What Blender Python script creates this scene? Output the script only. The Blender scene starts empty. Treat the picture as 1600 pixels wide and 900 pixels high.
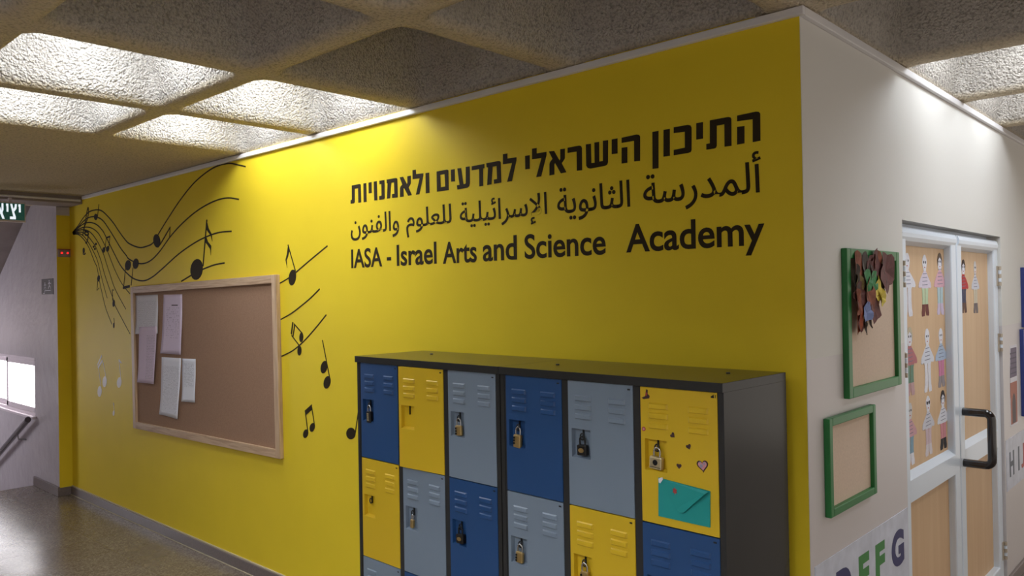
import bpy, bmesh, math, random
from mathutils import Vector, Matrix
random.seed(7)
C = bpy.context.scene.collection
S = bpy.context.scene
PI = math.pi
R = math.radians

# ------------------------------------------------------------------ camera
cam_d = bpy.data.cameras.new('camera'); cam = bpy.data.objects.new('camera', cam_d); C.objects.link(cam)
cam_d.sensor_width = 36.0; cam_d.lens = 1245.88/1600*36; cam_d.clip_start = 0.05
YAW, PIT, ROL = R(43.0219), R(0.4456), R(-0.972)
fd = Vector((-math.sin(YAW)*math.cos(PIT), math.cos(YAW)*math.cos(PIT), math.sin(PIT)))
rt = Vector((math.cos(YAW), math.sin(YAW), 0)); up = rt.cross(fd)
r2 = rt*math.cos(ROL) + up*math.sin(ROL); u2 = up*math.cos(ROL) - rt*math.sin(ROL)
cam.matrix_world = Matrix(((r2.x, u2.x, -fd.x, 1.0838), (r2.y, u2.y, -fd.y, -2.5693), (r2.z, u2.z, -fd.z, 1.75), (0, 0, 0, 1)))
S.camera = cam

# ------------------------------------------------------------------ light
LAMP, LAMP_DOOR, LAMP_FILL = 27.0, 19.0, 46.0     # emission of coffer lamps: by the yellow wall, by the door, added unseen fill
WINDOW_GLOW = 7.0      # overexposed daylight in the stair window
world = bpy.data.worlds.new('world'); S.world = world; world.use_nodes = True
world.node_tree.nodes['Background'].inputs[0].default_value = (1.0, 0.90, 0.80, 1)
world.node_tree.nodes['Background'].inputs[1].default_value = 0.80
def area(name, loc, target, sx, sy, energy, col):
    l = bpy.data.lights.new(name, 'AREA'); l.shape = 'RECTANGLE'; l.size = sx; l.size_y = sy; l.energy = energy; l.color = col
    o = bpy.data.objects.new(name, l); C.objects.link(o); o.location = loc
    o.rotation_euler = (Vector(target)-Vector(loc)).to_track_quat('-Z', 'Y').to_euler()
    return o
area('stairwell_daylight', (-9.2, -2.1, 1.2), (-7.9, -0.1, 1.0), 1.5, 1.2, 50, (0.90, 0.90, 1.0))
S.view_settings.view_transform = 'Standard'; S.view_settings.look = 'None'
S.view_settings.gamma = 1.0; S.view_settings.use_curve_mapping = False
S.view_settings.exposure = 0.0

# ------------------------------------------------------------------ materials
def lin(c): return tuple(((v/255)/12.92 if v/255 <= 0.04045 else ((v/255+0.055)/1.055)**2.4) for v in c)
def mat(name, col, rough=0.6, metal=0.0, vary=0.0, vscale=20, bump=0.0, bscale=100, bdist=0.002, spec=0.5, coat=0.0, emit=0.0):
    m = bpy.data.materials.new(name); m.use_nodes = True; nt = m.node_tree; N = nt.nodes; L = nt.links
    b = N['Principled BSDF']; c = lin(col)
    b.inputs['Base Color'].default_value = (*c, 1); b.inputs['Roughness'].default_value = rough
    b.inputs['Metallic'].default_value = metal; b.inputs['Specular IOR Level'].default_value = spec
    b.inputs['Coat Weight'].default_value = coat
    if emit: b.inputs['Emission Color'].default_value = (*c, 1); b.inputs['Emission Strength'].default_value = emit
    if vary or bump: tc = N.new('ShaderNodeTexCoord')
    if vary:
        n = N.new('ShaderNodeTexNoise'); n.inputs['Scale'].default_value = vscale; n.inputs['Detail'].default_value = 4
        L.new(tc.outputs['Object'], n.inputs['Vector'])
        r = N.new('ShaderNodeValToRGB'); r.color_ramp.elements[0].position = 0.3; r.color_ramp.elements[1].position = 0.7
        r.color_ramp.elements[0].color = (*[v*(1-vary) for v in c], 1); r.color_ramp.elements[1].color = (*[min(1, v*(1+vary)) for v in c], 1)
        L.new(n.outputs['Fac'], r.inputs[0]); L.new(r.outputs[0], b.inputs['Base Color'])
    if bump:
        n = N.new('ShaderNodeTexNoise'); n.inputs['Scale'].default_value = bscale; n.inputs['Detail'].default_value = 3
        L.new(tc.outputs['Object'], n.inputs['Vector'])
        bp = N.new('ShaderNodeBump'); bp.inputs['Strength'].default_value = bump; bp.inputs['Distance'].default_value = bdist
        L.new(n.outputs['Fac'], bp.inputs['Height']); L.new(bp.outputs[0], b.inputs['Normal'])
    return m
M = {}
M['yellow'] = mat('yellow_wall_paint', (236, 208, 50), 0.5, spec=0.18, vary=0.02, vscale=3, bump=0.05, bscale=140)
M['stair_wall'] = mat('glossy_lilac_grey_paint', (196, 189, 194), 0.22, vary=0.03, vscale=2, bump=0.45, bscale=7, bdist=0.02, coat=0.4)
M['trunk'] = mat('white_plastic_trunking', (226, 224, 226), 0.4)
M['concrete_grey'] = mat('grey_painted_concrete', (150, 138, 134), 0.8, vary=0.12, vscale=6)
M['skirting'] = mat('terrazzo_skirting', (118, 106, 104), 0.35, vary=0.12, vscale=60)
M['grout'] = mat('pale_grout', (196, 186, 160), 0.7)
M['charcoal'] = mat('charcoal_locker_paint', (52, 52, 52), 0.2, spec=0.28, vary=0.03, vscale=5)
M['l_blue'] = mat('blue_locker_paint', (36, 74, 124), 0.36, bump=0.03, bscale=300)
M['l_yellow'] = mat('yellow_locker_paint', (214, 178, 36), 0.36, bump=0.03, bscale=300)
M['l_grey'] = mat('grey_locker_paint', (122, 136, 152), 0.36, bump=0.03, bscale=300)
M['black'] = mat('black_plastic', (22, 20, 20), 0.35)
M['decal'] = mat('black_vinyl_decal', (48, 38, 23), 0.7, spec=0.2)
M['decal_white'] = mat('white_vinyl_decal', (232, 226, 220), 0.5)
M['brass'] = mat('brass', (196, 168, 112), 0.4, metal=0.85)
M['brass_pale'] = mat('pale_brass', (206, 190, 150), 0.35, metal=0.7)
M['steel'] = mat('steel', (190, 190, 190), 0.25, metal=1.0)
M['dark_steel'] = mat('dark_steel', (40, 40, 42), 0.35, metal=0.6)
M['wood'] = None
M['cork'] = mat('brown_cork', (158, 124, 100), 0.9, vary=0.10, vscale=160, bump=0.2, bscale=300)
M['teal'] = mat('teal_paper', (24, 150, 145), 0.6)
M['teal_dark'] = mat('teal_paper_fold', (18, 120, 116), 0.6)
M['green'] = mat('green_painted_wood', (34, 118, 58), 0.35, vary=0.05, vscale=15)
M['kraft'] = mat('beige_paper_panel', (214, 192, 172), 0.85, vary=0.05, vscale=120)
M['blueframe'] = mat('blue_painted_wood', (48, 62, 130), 0.4)
M['pvc'] = mat('white_pvc', (218, 228, 240), 0.3)
M['white_paper'] = mat('white_paper', (228, 226, 234), 0.8)
M['ink'] = mat('ink', (44, 40, 48), 0.7)
M['hinge'] = mat('beige_hinge', (178, 164, 146), 0.5)
M['handle'] = mat('black_handle_enamel', (24, 17, 19), 0.15, coat=0.6)
M['exit_green'] = mat('exit_sign_green', (26, 74, 66), 0.3, emit=0.45)
M['exit_white'] = mat('exit_sign_white', (235, 245, 255), 0.3, emit=0.9)
M['red_led'] = mat('red_led', (255, 40, 40), 0.3, emit=1.2)
M['red'] = mat('red_plastic', (180, 40, 36), 0.4)
M['alu'] = mat('painted_aluminium', (214, 202, 208), 0.35)
M['rail'] = mat('grey_handrail_metal', (150, 146, 152), 0.25, metal=0.6)

def wood_mat(name, c1, c2, axis, scale=14, rough=0.5):
    m = bpy.data.materials.new(name); m.use_nodes = True; nt = m.node_tree; N = nt.nodes; L = nt.links
    b = N['Principled BSDF']; b.inputs['Roughness'].default_value = rough
    tc = N.new('ShaderNodeTexCoord'); mp = N.new('ShaderNodeMapping'); s = [scale]*3; s['xyz'.index(axis)] = scale*0.06
    mp.inputs['Scale'].default_value = s; L.new(tc.outputs['Object'], mp.inputs['Vector'])
    n = N.new('ShaderNodeTexNoise'); n.inputs['Scale'].default_value = 2.2; n.inputs['Detail'].default_value = 6; n.inputs['Distortion'].default_value = 0.8
    L.new(mp.outputs[0], n.inputs['Vector'])
    r = N.new('ShaderNodeValToRGB'); r.color_ramp.elements[0].position = 0.32; r.color_ramp.elements[1].position = 0.68
    r.color_ramp.elements[0].color = (*lin(c1), 1); r.color_ramp.elements[1].color = (*lin(c2), 1)
    L.new(n.outputs['Fac'], r.inputs[0]); L.new(r.outputs[0], b.inputs['Base Color'])
    return m
M['frame_h'] = wood_mat('pale_pine_along_x', (172, 138, 108), (210, 182, 150), 'x', 26)
M['frame_v'] = wood_mat('pale_pine_along_z', (178, 146, 114), (214, 186, 154), 'z', 26)
M['ply'] = wood_mat('birch_plywood', (205, 169, 129), (213, 180, 141), 'z', 7)

def two_tone_white():
    m = bpy.data.materials.new('white_wall_paint_with_oil_dado'); m.use_nodes = True; nt = m.node_tree; N = nt.nodes; L = nt.links
    b = N['Principled BSDF']; tc = N.new('ShaderNodeTexCoord'); sp = N.new('ShaderNodeSeparateXYZ'); L.new(tc.outputs['Object'], sp.inputs[0])
    g = N.new('ShaderNodeMath'); g.operation = 'GREATER_THAN'; g.inputs[1].default_value = 1.518; L.new(sp.outputs['Z'], g.inputs[0])
    mx = N.new('ShaderNodeMix'); mx.data_type = 'RGBA'; L.new(g.outputs[0], mx.inputs['Factor'])
    mx.inputs['A'].default_value = (*lin((206, 200, 200)), 1); mx.inputs['B'].default_value = (*lin((218, 216, 211)), 1)
    L.new(mx.outputs['Result'], b.inputs['Base Color'])
    mr = N.new('ShaderNodeMix'); L.new(g.outputs[0], mr.inputs['Factor']); mr.inputs['A'].default_value = 0.38; mr.inputs['B'].default_value = 0.75
    L.new(mr.outputs['Result'], b.inputs['Roughness'])
    n = N.new('ShaderNodeTexNoise'); n.inputs['Scale'].default_value = 60; L.new(tc.outputs['Object'], n.inputs['Vector'])
    bp = N.new('ShaderNodeBump'); bp.inputs['Strength'].default_value = 0.06; bp.inputs['Distance'].default_value = 0.003; L.new(n.outputs['Fac'], bp.inputs['Height']); L.new(bp.outputs[0], b.inputs['Normal'])
    return m
M['white_wall'] = two_tone_white()

def stucco():
    m = bpy.data.materials.new('rough_sprayed_stucco'); m.use_nodes = True; nt = m.node_tree; N = nt.nodes; L = nt.links
    b = N['Principled BSDF']; b.inputs['Roughness'].default_value = 0.95; b.inputs['Specular IOR Level'].default_value = 0.1
    tc = N.new('ShaderNodeTexCoord')
    n = N.new('ShaderNodeTexNoise'); n.inputs['Scale'].default_value = 65; n.inputs['Detail'].default_value = 3; n.inputs['Roughness'].default_value = 0.6
    n2 = N.new('ShaderNodeTexVoronoi'); n2.inputs['Scale'].default_value = 95
    n3 = N.new('ShaderNodeTexNoise'); n3.inputs['Scale'].default_value = 3; n3.inputs['Detail'].default_value = 4
    for k in (n, n2, n3): L.new(tc.outputs['Object'], k.inputs['Vector'])
    ad = N.new('ShaderNodeMath'); ad.operation = 'SUBTRACT'; L.new(n.outputs['Fac'], ad.inputs[0])
    ml = N.new('ShaderNodeMath'); ml.operation = 'MULTIPLY'; ml.inputs[1].default_value = 0.45; L.new(n2.outputs['Distance'], ml.inputs[0]); L.new(ml.outputs[0], ad.inputs[1])
    bp = N.new('ShaderNodeBump'); bp.inputs['Strength'].default_value = 1.0; bp.inputs['Distance'].default_value = 0.02
    L.new(ad.outputs[0], bp.inputs['Height']); L.new(bp.outputs[0], b.inputs['Normal'])
    r = N.new('ShaderNodeValToRGB'); r.color_ramp.elements[0].position = 0.3; r.color_ramp.elements[1].position = 0.7
    r.color_ramp.elements[0].color = (*lin((190, 183, 174)), 1); r.color_ramp.elements[1].color = (*lin((206, 200, 192)), 1)
    L.new(n3.outputs['Fac'], r.inputs[0])
    # rib undersides and soffit are smoother; the cream tint paints in their brighter, warmer light
    sp = N.new('ShaderNodeSeparateXYZ'); L.new(tc.outputs['Object'], sp.inputs[0])
    mr = N.new('ShaderNodeMapRange'); mr.inputs['From Min'].default_value = 2.682; mr.inputs['From Max'].default_value = 2.715; L.new(sp.outputs['Z'], mr.inputs['Value'])
    mx = N.new('ShaderNodeMix'); mx.data_type = 'RGBA'; L.new(mr.outputs[0], mx.inputs['Factor']); mx.inputs['A'].default_value = (*lin((204, 190, 165)), 1); L.new(r.outputs[0], mx.inputs['B'])
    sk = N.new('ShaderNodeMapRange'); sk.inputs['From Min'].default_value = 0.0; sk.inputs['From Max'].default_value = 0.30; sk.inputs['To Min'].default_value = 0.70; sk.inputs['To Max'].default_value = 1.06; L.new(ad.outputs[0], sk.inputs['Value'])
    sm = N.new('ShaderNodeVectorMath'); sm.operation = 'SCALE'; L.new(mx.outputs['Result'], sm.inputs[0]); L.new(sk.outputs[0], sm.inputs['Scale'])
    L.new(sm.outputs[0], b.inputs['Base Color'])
    ms = N.new('ShaderNodeMapRange'); ms.inputs['From Min'].default_value = 2.682; ms.inputs['From Max'].default_value = 2.715; ms.inputs['To Min'].default_value = 0.7; ms.inputs['To Max'].default_value = 1.0
    L.new(sp.outputs['Z'], ms.inputs['Value']); L.new(ms.outputs[0], bp.inputs['Strength'])
    return m
M['stucco'] = stucco()

def terrazzo():
    m = bpy.data.materials.new('terrazzo_floor_tiles'); m.use_nodes = True; nt = m.node_tree; N = nt.nodes; L = nt.links
    b = N['Principled BSDF']; b.inputs['Roughness'].default_value = 0.24
    tc = N.new('ShaderNodeTexCoord')
    v = N.new('ShaderNodeTexVoronoi'); v.inputs['Scale'].default_value = 110; L.new(tc.outputs['Object'], v.inputs['Vector'])
    n = N.new('ShaderNodeTexNoise'); n.inputs['Scale'].default_value = 2.5; n.inputs['Detail'].default_value = 5; L.new(tc.outputs['Object'], n.inputs['Vector'])
    r = N.new('ShaderNodeValToRGB'); e = r.color_ramp.elements; e[0].position = 0; e[0].color = (*lin((104, 94, 86)), 1); e[1].position = 1; e[1].color = (*lin((156, 144, 132)), 1)
    k = e.new(0.55); k.color = (*lin((128, 117, 106)), 1)
    sep = N.new('ShaderNodeSeparateColor'); L.new(v.outputs['Color'], sep.inputs[0]); L.new(sep.outputs[0], r.inputs[0])
    br = N.new('ShaderNodeTexBrick'); br.offset = 0.0; br.inputs['Scale'].default_value = 1.0; br.inputs['Brick Width'].default_value = 0.4; br.inputs['Row Height'].default_value = 0.4
    br.inputs['Mortar Size'].default_value = 0.002; br.inputs['Mortar Smooth'].default_value = 0.1
    br.inputs['Color1'].default_value = (1, 1, 1, 1); br.inputs['Color2'].default_value = (0.86, 0.84, 0.82, 1); br.inputs['Mortar'].default_value = (0.45, 0.42, 0.40, 1)
    L.new(tc.outputs['Object'], br.inputs['Vector'])
    mx = N.new('ShaderNodeMix'); mx.data_type = 'RGBA'; mx.blend_type = 'MULTIPLY'; mx.inputs['Factor'].default_value = 1.0
    L.new(r.outputs[0], mx.inputs['A']); L.new(br.outputs['Color'], mx.inputs['B']); L.new(mx.outputs['Result'], b.inputs['Base Color'])
    mr = N.new('ShaderNodeMapRange'); mr.inputs['To Min'].default_value = 0.16; mr.inputs['To Max'].default_value = 0.34; L.new(n.outputs['Fac'], mr.inputs['Value']); L.new(mr.outputs[0], b.inputs['Roughness'])
    return m
M['terrazzo'] = terrazzo()

def printed(name, paper, ink, pitch, wob=70.0, x0=0.1, x1=0.9, z0=0.08, z1=0.86, dens=0.5):
    """paper with rows of illegible print, laid out in the sheet's own UVs"""
    m = bpy.data.materials.new(name); m.use_nodes = True; nt = m.node_tree; N = nt.nodes; L = nt.links
    b = N['Principled BSDF']; b.inputs['Roughness'].default_value = 0.8
    uv = N.new('ShaderNodeUVMap'); uv.uv_map = 'UVMap'; sp = N.new('ShaderNodeSeparateXYZ'); L.new(uv.outputs[0], sp.inputs[0])
    def math_(op, a, c=None):
        k = N.new('ShaderNodeMath'); k.operation = op
        for i, q in enumerate((a, c)):
            if q is None: continue
            if isinstance(q, (int, float)): k.inputs[i].default_value = q
            else: L.new(q, k.inputs[i])
        return k.outputs[0]
    row = math_('LESS_THAN', math_('FRACT', math_('MULTIPLY', sp.outputs['Y'], pitch)), 0.42)
    mp = N.new('ShaderNodeMapping'); mp.inputs['Scale'].default_value = (wob, pitch, 1); L.new(uv.outputs[0], mp.inputs['Vector'])
    n = N.new('ShaderNodeTexNoise'); n.inputs['Scale'].default_value = 1.0; n.inputs['Detail'].default_value = 1; L.new(mp.outputs[0], n.inputs['Vector'])
    w = math_('GREATER_THAN', n.outputs['Fac'], dens)
    inside = math_('MULTIPLY', math_('MULTIPLY', math_('GREATER_THAN', sp.outputs['X'], x0), math_('LESS_THAN', sp.outputs['X'], x1)), math_('MULTIPLY', math_('GREATER_THAN', sp.outputs['Y'], z0), math_('LESS_THAN', sp.outputs['Y'], z1)))
    f = math_('MULTIPLY', math_('MULTIPLY', row, w), math_('MULTIPLY', inside, 0.55))
    mx = N.new('ShaderNodeMix'); mx.data_type = 'RGBA'; L.new(f, mx.inputs['Factor']); mx.inputs['A'].default_value = (*lin(paper), 1); mx.inputs['B'].default_value = (*lin(ink), 1)
    L.new(mx.outputs['Result'], b.inputs['Base Color'])
    return m

# ------------------------------------------------------------------ helpers
def link(name, me, mats=(), parent=None, loc=(0, 0, 0), rot=(0, 0, 0)):
    o = bpy.data.objects.new(name, me); C.objects.link(o)
    for m in (mats if isinstance(mats, (list, tuple)) else [mats]):
        if m: me.materials.append(m)
    o.parent = parent; o.location = loc; o.rotation_euler = rot
    return o
def tag(o, label, cat=None, group=None):
    o['label'] = label
    if cat: o['category'] = cat
    if group: o['group'] = group
    return o
def structure(o): o['kind'] = 'structure'; return o
def empty(name, loc=(0, 0, 0), rot=(0, 0, 0)):
    o = bpy.data.objects.new(name, None); C.objects.link(o); o.location = loc; o.rotation_euler = rot; o.empty_display_size = 0.1
    return o
class MB:
    """collects shapes into one mesh"""
    def __init__(s): s.v = []; s.f = []; s.m = []; s.sm = []
    def add(s, vs, fs, mi=0, smooth=False):
        b = len(s.v); s.v += [tuple(v) for v in vs]
        for f in fs: s.f.append([b+i for i in f]); s.m.append(mi); s.sm.append(smooth)
        return s
    def box(s, x0, x1, y0, y1, z0, z1, mi=0, bev=0.0):
        if bev <= 0:
            vs = [(x0, y0, z0), (x1, y0, z0), (x1, y1, z0), (x0, y1, z0), (x0, y0, z1), (x1, y0, z1), (x1, y1, z1), (x0, y1, z1)]
            return s.add(vs, [(0, 3, 2, 1), (4, 5, 6, 7), (0, 1, 5, 4), (1, 2, 6, 5), (2, 3, 7, 6), (3, 0, 4, 7)], mi)
        bm = bmesh.new(); bmesh.ops.create_cube(bm, size=1)
        for v in bm.verts: v.co = Vector((x0+(v.co.x+.5)*(x1-x0), y0+(v.co.y+.5)*(y1-y0), z0+(v.co.z+.5)*(z1-z0)))
        bmesh.ops.bevel(bm, geom=bm.edges[:], offset=bev, segments=2, profile=0.5, affect='EDGES')
        bm.verts.index_update()
        s.add([v.co[:] for v in bm.verts], [[v.index for v in f.verts] for f in bm.faces], mi); bm.free()
        return s
    def prism(s, poly, t0, t1, mp, mi=0, side=None):
        """poly: 2D outline; mp(u, v, t) -> xyz"""
        n = len(poly); vs = [mp(u, v, t0) for u, v in poly]+[mp(u, v, t1) for u, v in poly]
        fs = [list(range(n)), list(range(2*n-1, n-1, -1))]+[(i, i+n, (i+1) % n+n, (i+1) % n) for i in range(n)]
        return s.add(vs, fs, mi)
    def tube(s, pts, r, mi=0, seg=10, caps=True, smooth=True):
        pts = [Vector(p) for p in pts]; n = len(pts); rings = []
        t = (pts[1]-pts[0]).normalized(); a = t.orthogonal().normalized()
        rr = r if isinstance(r, (list, tuple)) else [r]*n
        vs = []
        for i, p in enumerate(pts):
            tt = (pts[min(i+1, n-1)]-pts[max(i-1, 0)]).normalized()
            a = (a-tt*a.dot(tt)).normalized(); b = tt.cross(a)
            for k in range(seg):
                th = 2*PI*k/seg; vs.append(p+(a*math.cos(th)+b*math.sin(th))*rr[i])
        fs = [(i*seg+k, i*seg+(k+1) % seg, (i+1)*seg+(k+1) % seg, (i+1)*seg+k) for i in range(n-1) for k in range(seg)]
        s.add(vs, fs, mi, smooth)
        if caps: s.add(vs[:seg], [list(range(seg))[::-1]], mi); s.add(vs[-seg:], [list(range(seg))], mi)
        return s
    def disc(s, c, r, t0, t1, mp, mi=0, n=14, ry=None):
        return s.prism([(c[0]+r*math.cos(2*PI*k/n), c[1]+(ry or r)*math.sin(2*PI*k/n)) for k in range(n)], t0, t1, mp, mi)
    def mesh(s, name):
        me = bpy.data.meshes.new(name); me.from_pydata(s.v, [], s.f)
        me.polygons.foreach_set('material_index', s.m); me.polygons.foreach_set('use_smooth', s.sm)
        bm = bmesh.new(); bm.from_mesh(me); bmesh.ops.recalc_face_normals(bm, faces=bm.faces); bm.to_mesh(me); bm.free()
        me.update(); return me
    def build(s, name, mats, parent=None, loc=(0, 0, 0), rot=(0, 0, 0)):
        return link(name, s.mesh(name), mats, parent, loc, rot)
def xz(u, v, t): return (u, t, v)          # outline in the plane of the yellow wall (x, z), thickness along y
def yz(u, v, t): return (t, u, v)          # outline in the plane of the white wall (y, z), thickness along x
def smooth_line(p, k=5):
    out = []
    for i in range(len(p)-1):
        a, b, c, d = p[max(i-1, 0)], p[i], p[i+1], p[min(i+2, len(p)-1)]
        for j in range(k):
            t = j/k
            out.append(tuple(0.5*((2*b[q])+(-a[q]+c[q])*t+(2*a[q]-5*b[q]+4*c[q]-d[q])*t*t+(-a[q]+3*b[q]-3*c[q]+d[q])*t**3) for q in (0, 1)))
    out.append(tuple(p[-1])); return out
def ribbon(p, w0, w1):
    L_, R_ = [], []; n = len(p)
    for i in range(n):
        a, b = p[max(i-1, 0)], p[min(i+1, n-1)]; dx, dy = b[0]-a[0], b[1]-a[1]; l = math.hypot(dx, dy) or 1
        w = (w0+(w1-w0)*i/(n-1))/2; L_.append((p[i][0]-dy/l*w, p[i][1]+dx/l*w)); R_.append((p[i][0]+dy/l*w, p[i][1]-dx/l*w))
    return L_, R_
def add_ribbon(mb, p, w0, w1, t0, t1, mp, mi=0):
    L_, R_ = ribbon(p, w0, w1); n = len(p); vs = [mp(*q, t0) for q in L_+R_]+[mp(*q, t1) for q in L_+R_]; fs = []
    for i in range(n-1):
        fs += [(i, i+1, n+i+1, n+i), (2*n+i, 3*n+i, 3*n+i+1, 2*n+i+1), (i, 2*n+i, 2*n+i+1, i+1), (n+i, n+i+1, 3*n+i+1, 3*n+i)]
    fs += [(0, n, 3*n, 2*n), (n-1, 3*n-1, 4*n-1, 2*n-1)]
    mb.add(vs, fs, mi)
def text_mesh(s, box, t0, t1, mp, off=0.0, ital=0.0):
    """a word as flat lettering scaled into box = (u0, u1, v0, v1)"""
    c = bpy.data.curves.new('word', 'FONT'); c.body = s; c.size = 1; c.offset = off; c.extrude = 0.05; c.resolution_u = 5
    o = bpy.data.objects.new('word', c); C.objects.link(o); bpy.context.view_layer.update()
    me = bpy.data.meshes.new_from_object(o.evaluated_get(bpy.context.evaluated_depsgraph_get()))
    bpy.data.objects.remove(o); bpy.data.curves.remove(c)
    xs = [v.co.x for v in me.vertices]; ys = [v.co.y for v in me.vertices]
    x0, x1, y0, y1 = min(xs), max(xs), min(ys), max(ys)
    for v in me.vertices:
        u = box[0]+(v.co.x-x0)/(x1-x0)*(box[1]-box[0]); w = box[2]+(v.co.y-y0)/(y1-y0)*(box[3]-box[2])
        v.co = mp(u, w, t0+(t1-t0)*(v.co.z+0.05)/0.10)
    me.materials.clear(); me.update()
    return me

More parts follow.
